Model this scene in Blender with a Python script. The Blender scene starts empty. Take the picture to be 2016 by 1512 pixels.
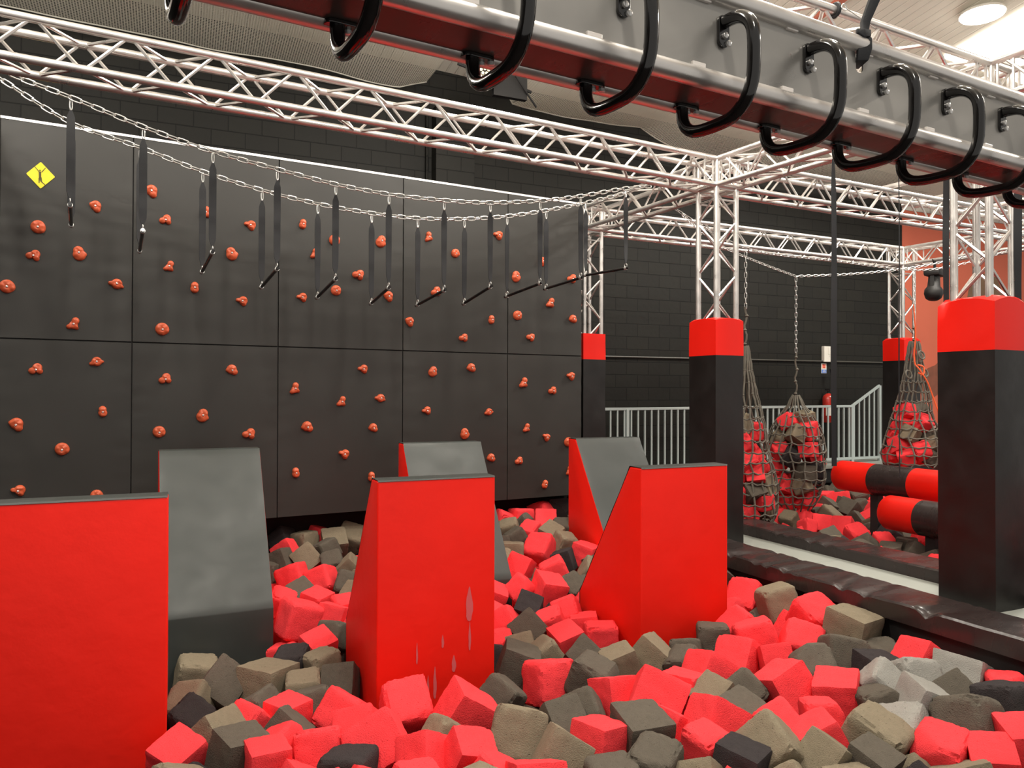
import bpy, bmesh, math, random
from math import sin, cos, pi, radians, sqrt, atan2, tan
from mathutils import Vector, Matrix, Euler, noise
S = bpy.context.scene
COL = S.collection

# ------------------------------------------------------------------ camera
F_PX = 1510.0
cam_d = bpy.data.cameras.new('camera'); cam = bpy.data.objects.new('camera', cam_d); COL.objects.link(cam)
cam_d.sensor_fit = 'HORIZONTAL'; cam_d.sensor_width = 36.0; cam_d.lens = 36.0*F_PX/2016.0
cam_d.clip_start = 0.05; cam_d.clip_end = 100
YAW, PITCH, ROLL, EYE = radians(66.2), math.atan(15.5/F_PX), 0.003, 1.45
_F = Vector((cos(YAW)*cos(PITCH), sin(YAW)*cos(PITCH), sin(PITCH)))
_R0 = Vector((sin(YAW), -cos(YAW), 0)); _U0 = _R0.cross(_F)
_R = _R0*cos(ROLL)+_U0*sin(ROLL); _U = -_R0*sin(ROLL)+_U0*cos(ROLL)
cam.matrix_world = Matrix(((_R.x,_U.x,-_F.x,0),(_R.y,_U.y,-_F.y,0),(_R.z,_U.z,-_F.z,EYE),(0,0,0,1)))
S.camera = cam

# ------------------------------------------------------------------ world and view
w = bpy.data.worlds.new('world'); S.world = w; w.use_nodes = True
w.node_tree.nodes['Background'].inputs[0].default_value = (1.0, 0.95, 0.88, 1)
w.node_tree.nodes['Background'].inputs[1].default_value = 0.50
S.view_settings.view_transform = 'Standard'; S.view_settings.look = 'None'
S.view_settings.gamma = 1.0; S.view_settings.use_curve_mapping = False
S.view_settings.exposure = 0.0

# large area lights: visible high-bay lamp, bright roof panel, and added unseen fill lights
def area(name, loc, power, size, col=(1, .93, .82), target=None):
    l = bpy.data.lights.new(name, 'AREA'); l.energy = power; l.color = col; l.shape = 'DISK'; l.size = size
    o = bpy.data.objects.new(name, l); COL.objects.link(o); o.location = loc
    d = (Vector(target)-Vector(loc)) if target else Vector((0, 0, -1))
    o.rotation_euler = d.to_track_quat('-Z', 'Y').to_euler()
    return o
LAMPS_AND_FILL = [(8.88, 6.13, 6.04, 170), (9.0, 1.5, 6.2, 170), (2.4, 1.6, 6.55, 200), (-1.6, 3.2, 6.3, 160), (4.6, 3.6, 6.1, 120), (3.0, 6.4, 5.80, 45), (0.4, -1.5, 6.6, 190), (-2.6, 6.6, 5.95, 45), (7.2, 7.6, 5.45, 20)]  # first is the visible lamp; unseen others added for soft overall light
FILL_POWER = [8, 30, 190, 210, 120, 170, 150, 190, 15]
for i, (x, y, z, p) in enumerate(LAMPS_AND_FILL):
    area('high_bay_or_fill_light', (x, y, z-.06), p*.75, .45)
for i, (x, y, z, p) in enumerate(LAMPS_AND_FILL):
    l = bpy.data.lights.new('added_fill_point', 'POINT'); l.energy = FILL_POWER[i]*.95; l.color = (1, .94, .85); l.shadow_soft_size = .3  # added point fill without a fixture, brightens ceiling and netting
    o = bpy.data.objects.new('added_fill_point', l); COL.objects.link(o); o.location = (x, y, z-.75)
area('roof_panel_light', (10.83, 5.68, 5.95), 300, 1.7, (1, .95, .86))

# ------------------------------------------------------------------ helpers
def link(name, me, parent=None):
    o = bpy.data.objects.new(name, me); COL.objects.link(o)
    if parent: o.parent = parent
    return o
def tag(o, label=None, cat=None, group=None, kind=None):
    if label: o['label'] = label
    if cat: o['category'] = cat
    if group: o['group'] = group
    if kind: o['kind'] = kind
    return o
def thing(name, label, cat, loc=(0, 0, 0), rz=0, group=None):
    o = bpy.data.objects.new(name, None); COL.objects.link(o); o.location = loc; o.rotation_euler = (0, 0, rz)
    o.empty_display_size = .1
    return tag(o, label, cat, group)
class MB:
    def __init__(s): s.v = []; s.f = []; s.m = []; s.cur = 0
    def add(s, vs, fs):
        b = len(s.v); s.v += [tuple(v) for v in vs]; s.f += [[b+i for i in f] for f in fs]; s.m += [s.cur]*len(fs); return s
    def box(s, lo, hi, M=None):
        vs = [Vector((x, y, z)) for x in (lo[0], hi[0]) for y in (lo[1], hi[1]) for z in (lo[2], hi[2])]
        if M: vs = [M @ v for v in vs]
        return s.add(vs, [(0, 1, 3, 2), (4, 6, 7, 5), (0, 4, 5, 1), (2, 3, 7, 6), (0, 2, 6, 4), (1, 5, 7, 3)])
    def tube(s, pts, r, n=10, closed=False, caps=True):
        pts = [Vector(p) for p in pts]; k = len(pts); rs = r if isinstance(r, (list, tuple)) else [r]*k
        T = []
        for i in range(k):
            a = pts[(i-1) % k] if (closed or i > 0) else pts[0]; b = pts[(i+1) % k] if (closed or i < k-1) else pts[-1]
            d = (b-a); T.append(d.normalized() if d.length > 1e-9 else Vector((0, 0, 1)))
        u = T[0].orthogonal().normalized(); vs = []
        for i in range(k):
            u = (u - T[i]*u.dot(T[i]))
            u = u.normalized() if u.length > 1e-6 else T[i].orthogonal().normalized()
            w_ = T[i].cross(u)
            for j in range(n):
                a = 2*pi*j/n; vs.append(pts[i]+(u*cos(a)+w_*sin(a))*rs[i])
        fs = []
        for i in range(k if closed else k-1):
            i2 = (i+1) % k
            for j in range(n):
                j2 = (j+1) % n; fs.append((i*n+j, i*n+j2, i2*n+j2, i2*n+j))
        if caps and not closed:
            fs.append(tuple(range(n-1, -1, -1))); fs.append(tuple((k-1)*n+j for j in range(n)))
        return s.add(vs, fs)
    def prism(s, poly, axis, a, b):
        # poly: 2-d outline; axis: 0,1,2 direction of extrusion from a to b
        n = len(poly); vs = []
        for c in (a, b):
            for p, q in poly:
                vs.append({0: (c, p, q), 1: (p, c, q), 2: (p, q, c)}[axis])
        return s.add(vs, [tuple(range(n)), tuple(range(2*n-1, n-1, -1))]+[(i, (i+1) % n, n+(i+1) % n, n+i) for i in range(n)])
    def lathe(s, prof, n=24, M=None):
        vs = []; k = len(prof)
        for r, z in prof:
            for j in range(n):
                v = Vector((r*cos(2*pi*j/n), r*sin(2*pi*j/n), z)); vs.append(M @ v if M else v)
        fs = [(i*n+j, i*n+(j+1) % n, (i+1)*n+(j+1) % n, (i+1)*n+j) for i in range(k-1) for j in range(n)]
        fs += [tuple(range(n-1, -1, -1)), tuple((k-1)*n+j for j in range(n))]
        return s.add(vs, fs)
    def build(s, name, mat, parent=None, smooth=False, bevel=0, seg=2, fix=True):
        me = bpy.data.meshes.new(name); me.from_pydata(s.v, [], s.f)
        for m_ in (mat if isinstance(mat, (list, tuple)) else [mat]): me.materials.append(m_)
        me.polygons.foreach_set('material_index', s.m)
        if fix or bevel:
            bm = bmesh.new(); bm.from_mesh(me); bmesh.ops.recalc_face_normals(bm, faces=bm.faces)
            if bevel: bmesh.ops.bevel(bm, geom=[e for e in bm.edges if len(e.link_faces) == 2 and e.calc_face_angle(0) > .3], offset=bevel, segments=seg, affect='EDGES', profile=.5, clamp_overlap=True)
            bm.to_mesh(me); bm.free()
        if smooth:
            me.polygons.foreach_set('use_smooth', [True]*len(me.polygons))
            try: me.set_sharp_from_angle(angle=radians(42))
            except Exception: pass
        me.update()
        return link(name, me, parent)

# ------------------------------------------------------------------ materials
def mat(name, col, rough=.5, metal=0., bump=0., bscale=20., vary=0., vscale=3., spec=.5, dist=.01, stretch=(1, 1, 1), rvar=0., coat=0., sheen=0.):
    m = bpy.data.materials.new(name); m.use_nodes = True; nt = m.node_tree; N = nt.nodes; L = nt.links
    b = N['Principled BSDF']; b.inputs['Base Color'].default_value = (*col, 1); b.inputs['Roughness'].default_value = rough
    b.inputs['Metallic'].default_value = metal; b.inputs['Specular IOR Level'].default_value = spec; b.inputs['Coat Weight'].default_value = coat
    b.inputs['Sheen Weight'].default_value = sheen
    tc = N.new('ShaderNodeTexCoord'); mp = N.new('ShaderNodeMapping'); mp.inputs['Scale'].default_value = stretch; L.new(tc.outputs['Object'], mp.inputs[0])
    if vary or rvar:
        n1 = N.new('ShaderNodeTexNoise'); n1.inputs['Scale'].default_value = vscale; n1.inputs['Detail'].default_value = 5; L.new(mp.outputs[0], n1.inputs['Vector'])
        if vary:
            mx = N.new('ShaderNodeMix'); mx.data_type = 'RGBA'; L.new(n1.outputs['Fac'], mx.inputs[0])
            mx.inputs[6].default_value = (*[max(0, c*(1-vary)) for c in col], 1); mx.inputs[7].default_value = (*[min(1, c*(1+vary)) for c in col], 1)
            L.new(mx.outputs[2], b.inputs['Base Color'])
        if rvar:
            mr = N.new('ShaderNodeMapRange'); L.new(n1.outputs['Fac'], mr.inputs[0]); mr.inputs[1].default_value = .3; mr.inputs[2].default_value = .7
            mr.inputs[3].default_value = max(0, rough-rvar); mr.inputs[4].default_value = min(1, rough+rvar); L.new(mr.outputs[0], b.inputs['Roughness'])
    if bump:
        n2 = N.new('ShaderNodeTexNoise'); n2.inputs['Scale'].default_value = bscale; n2.inputs['Detail'].default_value = 6; L.new(mp.outputs[0], n2.inputs['Vector'])
        bp = N.new('ShaderNodeBump'); bp.inputs['Strength'].default_value = bump; bp.inputs['Distance'].default_value = dist
        L.new(n2.outputs['Fac'], bp.inputs['Height']); L.new(bp.outputs[0], b.inputs['Normal'])
    return m
def emis(name, col, st):
    m = bpy.data.materials.new(name); m.use_nodes = True; b = m.node_tree.nodes['Principled BSDF']
    b.inputs['Base Color'].default_value = (*col, 1); b.inputs['Emission Color'].default_value = (*col, 1); b.inputs['Emission Strength'].default_value = st
    return m
M = {}
M['alu'] = mat('satin aluminium tube', (.80, .77, .74), .34, .85, rvar=.10, vary=.06, vscale=9)
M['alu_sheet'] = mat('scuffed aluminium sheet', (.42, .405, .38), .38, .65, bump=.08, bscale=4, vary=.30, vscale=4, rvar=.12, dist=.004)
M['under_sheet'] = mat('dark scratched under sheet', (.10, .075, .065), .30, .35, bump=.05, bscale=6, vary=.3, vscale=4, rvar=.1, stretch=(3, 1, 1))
M['zinc'] = mat('galvanised steel', (.66, .66, .64), .35, .8, vary=.15, vscale=30)
M['black_tube'] = mat('glossy black enamel', (.008, .007, .007), .12, 0, spec=.6, coat=.3)
M['rubber'] = mat('black rubber', (.012, .011, .011), .55)
M['webbing'] = mat('black nylon webbing', (.013, .014, .017), .6, 0, bump=.3, bscale=160, dist=.002)
M['red_vinyl'] = mat('red vinyl cover', (.80, .012, .005), .36, 0, bump=.12, bscale=3.2, vary=.08, vscale=2, dist=.02, rvar=.08, spec=.35)
M['red_vinyl_side'] = mat('creased red vinyl', (.82, .014, .006), .42, 0, bump=.22, bscale=4.5, dist=.03, vary=.06, spec=.3)
M['black_vinyl'] = mat('black vinyl cover', (.009, .0075, .007), .42, 0, bump=.22, bscale=4.0, vary=.18, vscale=5, dist=.02, rvar=.08)
M['slope_vinyl'] = mat('black vinyl with sheen in colour', (.040, .046, .043), .50, 0, bump=.10, bscale=6, vary=.12, vscale=4, dist=.01, rvar=.1)  # ceiling sheen on black vinyl put into a greyer base colour
M['wall_vinyl'] = mat('dark grey vinyl wall padding', (.029, .0275, .0245), .47, 0, bump=.12, bscale=2.2, vary=.12, vscale=1.6, dist=.015, rvar=.05, spec=.5)
M['hold'] = mat('orange red resin', (.66, .115, .045), .42, 0, bump=.15, bscale=60, vary=.12, vscale=14, dist=.003)
M['bolt'] = mat('bright bolt', (.85, .84, .82), .3, .6)
M['foam_R'] = mat('red foam', (.90, .056, .066), .95, 0, bump=.45, bscale=45, vary=.10, vscale=8, spec=.1, dist=.013)
M['foam_T'] = mat('sand grey foam', (.225, .188, .132), .95, 0, bump=.45, bscale=45, vary=.14, vscale=8, spec=.1, dist=.013)
M['foam_G'] = mat('grey foam', (.112, .097, .078), .95, 0, bump=.5, bscale=45, vary=.16, vscale=8, spec=.1, dist=.013)
M['foam_D'] = mat('charcoal foam', (.045, .039, .040), .95, 0, bump=.55, bscale=45, vary=.2, vscale=8, spec=.1, dist=.014)
M['foam_L'] = mat('pale grey foam', (.30, .29, .265), .95, 0, bump=.45, bscale=45, vary=.1, vscale=8, spec=.1, dist=.013)
for k_ in 'RTGDL':
    nt = M['foam_'+k_].node_tree; bpn = [n for n in nt.nodes if n.type == 'BUMP'][0]; mpn = [n for n in nt.nodes if n.type == 'MAPPING'][0]
    vo = nt.nodes.new('ShaderNodeTexVoronoi'); vo.inputs['Scale'].default_value = 11; nt.links.new(mpn.outputs[0], vo.inputs['Vector'])
    mr_ = nt.nodes.new('ShaderNodeMapRange'); mr_.inputs[1].default_value = .05; mr_.inputs[2].default_value = .16; nt.links.new(vo.outputs['Distance'], mr_.inputs[0])
    b2 = nt.nodes.new('ShaderNodeBump'); b2.inputs['Strength'].default_value = .5; b2.inputs['Distance'].default_value = .03; nt.links.new(mr_.outputs[0], b2.inputs['Height']); nt.links.new(bpn.outputs[0], b2.inputs['Normal'])
    nt.links.new(b2.outputs[0], nt.nodes['Principled BSDF'].inputs['Normal'])
M['rope'] = mat('weathered grey brown rope', (.125, .114, .092), .85, 0, bump=.5, bscale=120, vary=.2, vscale=20, dist=.004)
M['rail'] = mat('pale grey painted steel', (.44, .50, .49), .45, .1, vary=.05)
M['board'] = mat('grey painted floor board', (.30, .315, .285), .6, 0, vary=.08, vscale=4, stretch=(1, .2, 1))
M['black'] = mat('matt black paint', (.010, .009, .009), .7)
M['dark'] = mat('dark lining', (.012, .006, .005), .8)
M['white'] = mat('white plastic', (.72, .69, .62), .45)
M['yellow'] = mat('yellow sign sheet', (.90, .78, .015), .4)
M['signink'] = mat('dark sign ink', (.10, .08, .02), .6)
M['ext_red'] = mat('fire extinguisher red', (.50, .03, .02), .25, 0, coat=.4)
M['orange_rope'] = mat('orange cord', (.85, .12, .03), .7)
M['blue'] = mat('sign blue', (.10, .22, .62), .5)
M['redink'] = mat('sign red', (.70, .04, .03), .5)
M['mural'] = mat('mural brown paint', (.22, .075, .045), .8, 0, vary=.5, vscale=5)
M['mural_grey'] = mat('mural grey brown paint', (.20, .12, .07), .8, 0, vary=.35, vscale=4)
M['glow'] = emis('lamp glow', (1, .95, .82), 14)
M['panel_glow'] = emis('bright roof panel', (1, .95, .84), 5.5)
M['led'] = emis('warm led', (1, .85, .6), .55)
def brick_mat(name, c1, c2, cm, z0=.04):
    m = bpy.data.materials.new(name); m.use_nodes = True; nt = m.node_tree; N = nt.nodes; L = nt.links; b = N['Principled BSDF']
    tc = N.new('ShaderNodeTexCoord'); sx = N.new('ShaderNodeSeparateXYZ'); cb = N.new('ShaderNodeCombineXYZ'); L.new(tc.outputs['Object'], sx.inputs[0])
    L.new(sx.outputs['X'], cb.inputs['X']); ad = N.new('ShaderNodeMath'); ad.operation = 'ADD'; ad.inputs[1].default_value = z0; L.new(sx.outputs['Z'], ad.inputs[0]); L.new(ad.outputs[0], cb.inputs['Y'])
    br = N.new('ShaderNodeTexBrick'); L.new(cb.outputs[0], br.inputs['Vector']); br.inputs['Scale'].default_value = 1; br.inputs['Mortar Size'].default_value = .006; br.inputs['Mortar Smooth'].default_value = .4
    br.inputs['Brick Width'].default_value = .395; br.inputs['Row Height'].default_value = .195
    br.inputs['Color1'].default_value = (*c1, 1); br.inputs['Color2'].default_value = (*c2, 1); br.inputs['Mortar'].default_value = (*cm, 1)
    ns = N.new('ShaderNodeTexNoise'); ns.inputs['Scale'].default_value = 14; ns.inputs['Detail'].default_value = 6; L.new(tc.outputs['Object'], ns.inputs['Vector'])
    hm = N.new('ShaderNodeMath'); hm.operation = 'MULTIPLY'; hm.inputs[1].default_value = .35; L.new(ns.outputs['Fac'], hm.inputs[0])
    hs = N.new('ShaderNodeMath'); hs.operation = 'SUBTRACT'; L.new(hm.outputs[0], hs.inputs[0]); L.new(br.outputs['Fac'], hs.inputs[1])
    bp = N.new('ShaderNodeBump'); bp.inputs['Strength'].default_value = .8; bp.inputs['Distance'].default_value = .012; L.new(hs.outputs[0], bp.inputs['Height']); L.new(bp.outputs[0], b.inputs['Normal'])
    L.new(br.outputs['Color'], b.inputs['Base Color']); b.inputs['Roughness'].default_value = .62; b.inputs['Specular IOR Level'].default_value = .3; return m
M['brick'] = brick_mat('black painted block wall', (.0115, .0108, .008), (.0085, .008, .0062), (.003, .003, .0025))
M['brick_white'] = brick_mat('pale block wall', (.55, .52, .47), (.50, .47, .42), (.12, .11, .10))
M['orange_wall'] = mat('orange red wall paint', (.60, .135, .075), .7, 0, bump=.1, bscale=8, vary=.12, vscale=.9)
def ceil_mat():
    m = mat('cream ribbed ceiling', (.80, .76, .66), .8, 0, vary=.06, vscale=1.5); nt = m.node_tree; N = nt.nodes; L = nt.links; b = N['Principled BSDF']
    tc = N.new('ShaderNodeTexCoord'); wv = N.new('ShaderNodeTexWave'); wv.bands_direction = 'X'; wv.inputs['Scale'].default_value = 2.4; L.new(tc.outputs['Object'], wv.inputs['Vector'])
    rp = N.new('ShaderNodeValToRGB'); rp.color_ramp.elements[0].position = .0; rp.color_ramp.elements[0].color = (0, 0, 0, 1); rp.color_ramp.elements[1].position = .12; L.new(wv.outputs['Fac'], rp.inputs[0])
    bp = N.new('ShaderNodeBump'); bp.inputs['Strength'].default_value = .6; bp.inputs['Distance'].default_value = .03; L.new(rp.outputs[0], bp.inputs['Height']); L.new(bp.outputs[0], b.inputs['Normal'])
    return m
M['ceiling'] = ceil_mat()
def net_mat():
    m = bpy.data.materials.new('pale netting cord'); m.use_nodes = True; nt = m.node_tree; N = nt.nodes; L = nt.links; b = N['Principled BSDF']
    b.inputs['Base Color'].default_value = (.85, .82, .74, 1); b.inputs['Roughness'].default_value = .8
    tl = N.new('ShaderNodeBsdfTranslucent'); tl.inputs[0].default_value = (.85, .82, .74, 1)
    df = N.new('ShaderNodeBsdfDiffuse'); df.inputs[0].default_value = (.85, .82, .74, 1); ms = N.new('ShaderNodeMixShader'); ms.inputs[0].default_value = .5; L.new(df.outputs[0], ms.inputs[1]); L.new(tl.outputs[0], ms.inputs[2])
    tp = N.new('ShaderNodeBsdfTransparent'); m2 = N.new('ShaderNodeMixShader'); L.new(tp.outputs[0], m2.inputs[1]); L.new(ms.outputs[0], m2.inputs[2]); L.new(m2.outputs[0], N['Material Output'].inputs[0])
    uv = N.new('ShaderNodeUVMap'); sx = N.new('ShaderNodeSeparateXYZ'); L.new(uv.outputs[0], sx.inputs[0])
    outs = []
    for k in ('X', 'Y'):
        fr = N.new('ShaderNodeMath'); fr.operation = 'FRACT'; L.new(sx.outputs[k], fr.inputs[0])
        lt = N.new('ShaderNodeMath'); lt.operation = 'LESS_THAN'; lt.inputs[1].default_value = .50; L.new(fr.outputs[0], lt.inputs[0]); outs.append(lt)
    mx = N.new('ShaderNodeMath'); mx.operation = 'MAXIMUM'; L.new(outs[0].outputs[0], mx.inputs[0]); L.new(outs[1].outputs[0], mx.inputs[1]); L.new(mx.outputs[0], m2.inputs[0])
    return m
M['net'] = net_mat()

# measured positions
CH_NEAR=[[-0.997, 5.923, 3.523], [-0.878, 5.934, 3.494], [-0.651, 5.956, 3.439], [-0.207, 5.999, 3.315], [0.238, 6.041, 3.216], [0.7, 6.086, 3.152], [1.151, 6.129, 3.097], [1.599, 6.173, 3.074], [2.074, 6.218, 3.084], [2.511, 6.26, 3.116], [3.021, 6.309, 3.194], [3.471, 6.353, 3.293], [3.994, 6.403, 3.435], [4.386, 6.441, 3.518]]
CH_FAR=[[-1.321, 6.414, 3.733], [-1.143, 6.431, 3.662], [-0.716, 6.472, 3.43], [-0.251, 6.517, 3.316], [0.203, 6.561, 3.194], [0.664, 6.605, 3.105], [1.129, 6.65, 3.049], [1.602, 6.695, 3.026], [2.044, 6.738, 3.032], [2.515, 6.783, 3.081], [2.985, 6.828, 3.164], [3.443, 6.873, 3.278], [3.937, 6.92, 3.422], [4.442, 6.969, 3.588]]
BARS=[([-0.651, 5.956, 2.706], [-0.7, 6.474, 2.67]), ([-0.208, 5.999, 2.577], [-0.246, 6.517, 2.521]), ([0.253, 6.043, 2.469], [0.2, 6.56, 2.397]), ([0.716, 6.088, 2.383], [0.656, 6.604, 2.308]), ([1.168, 6.131, 2.339], [1.116, 6.649, 2.253]), ([1.611, 6.174, 2.301], [1.592, 6.694, 2.229]), ([2.106, 6.221, 2.314], [2.028, 6.736, 2.241]), ([2.549, 6.264, 2.375], [2.497, 6.781, 2.283]), ([3.061, 6.313, 2.443], [2.954, 6.825, 2.379]), ([3.508, 6.356, 2.529], [3.398, 6.868, 2.484]), ([4.039, 6.408, 2.663], [3.875, 6.914, 2.653])]
HOLDS=[(-4.979, 2.976, 'a'), (-5.382, 2.76, 'b'), (-5.097, 2.582, 'c'), (-5.411, 2.529, 'd'), (-5.586, 2.268, 'b'), (-4.817, 2.348, 'e'), (-5.129, 1.997, 'f'), (-5.387, 1.619, 'd'), (-4.962, 1.694, 'e'), (-5.516, 1.183, 'a'), (-4.914, 1.278, 'g'), (-5.203, 0.976, 'b'), (-5.499, 0.661, 'h'), (-4.954, 0.586, 'b'), (-4.561, 3.158, 'a'), (-4.448, 2.923, 'd'), (-4.128, 3.027, 'f'), (-4.417, 2.527, 'f'), (-3.908, 2.688, 'c'), (-3.747, 2.957, 'h'), (-4.211, 2.357, 'g'), (-3.814, 2.265, 'h'), (-4.469, 1.98, 'b'), (-4.442, 1.553, 'd'), (-3.897, 1.64, 'a'), (-4.487, 1.099, 'b'), (-4.137, 1.243, 'c'), (-3.744, 1.064, 'd'), (-3.27, 3.019, 'g'), (-2.969, 2.897, 'b'), (-3.159, 2.752, 'f'), (-2.731, 2.584, 'd'), (-3.276, 2.332, 'h'), (-2.952, 2.416, 'b'), (-2.5, 2.939, 'c'), (-2.423, 2.396, 'a'), (-3.337, 1.479, 'f'), (-2.891, 1.355, 'f'), (-2.681, 1.671, 'h'), (-2.498, 1.389, 'e'), (-3.221, 1.118, 'a'), (-2.574, 1.095, 'a'), (-2.864, 0.852, 'h'), (-3.323, 0.694, 'g'), (-2.588, 0.618, 'g'), (-1.995, 3.031, 'f'), (-1.691, 2.888, 'b'), (-1.186, 3.131, 'h'), (-2.196, 2.155, 'a'), (-1.908, 2.476, 'd'), (-1.263, 2.221, 'g'), (-1.593, 2.014, 'd'), (-1.938, 1.663, 'c'), (-1.503, 1.702, 'a'), (-2.009, 1.259, 'h'), (-1.29, 1.241, 'e'), (-1.577, 1.021, 'c'), (-1.264, 0.749, 'a'), (-0.627, 2.901, 'c'), (-0.964, 2.711, 'c'), (-0.519, 2.445, 'f'), (-0.944, 2.281, 'b'), (-0.775, 2.05, 'd'), (-0.218, 2.279, 'a'), (-0.233, 2.734, 'd'), (-0.864, 1.553, 'f'), (-0.489, 1.466, 'd'), (-0.244, 1.633, 'h'), (-0.824, 1.059, 'f'), (-0.568, 0.952, 'h'), (-0.919, 0.702, 'd'), (-0.586, 0.43, 'g'), (-0.276, 0.887, 'b'), (-0.262, 0.566, 'f')]
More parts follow.
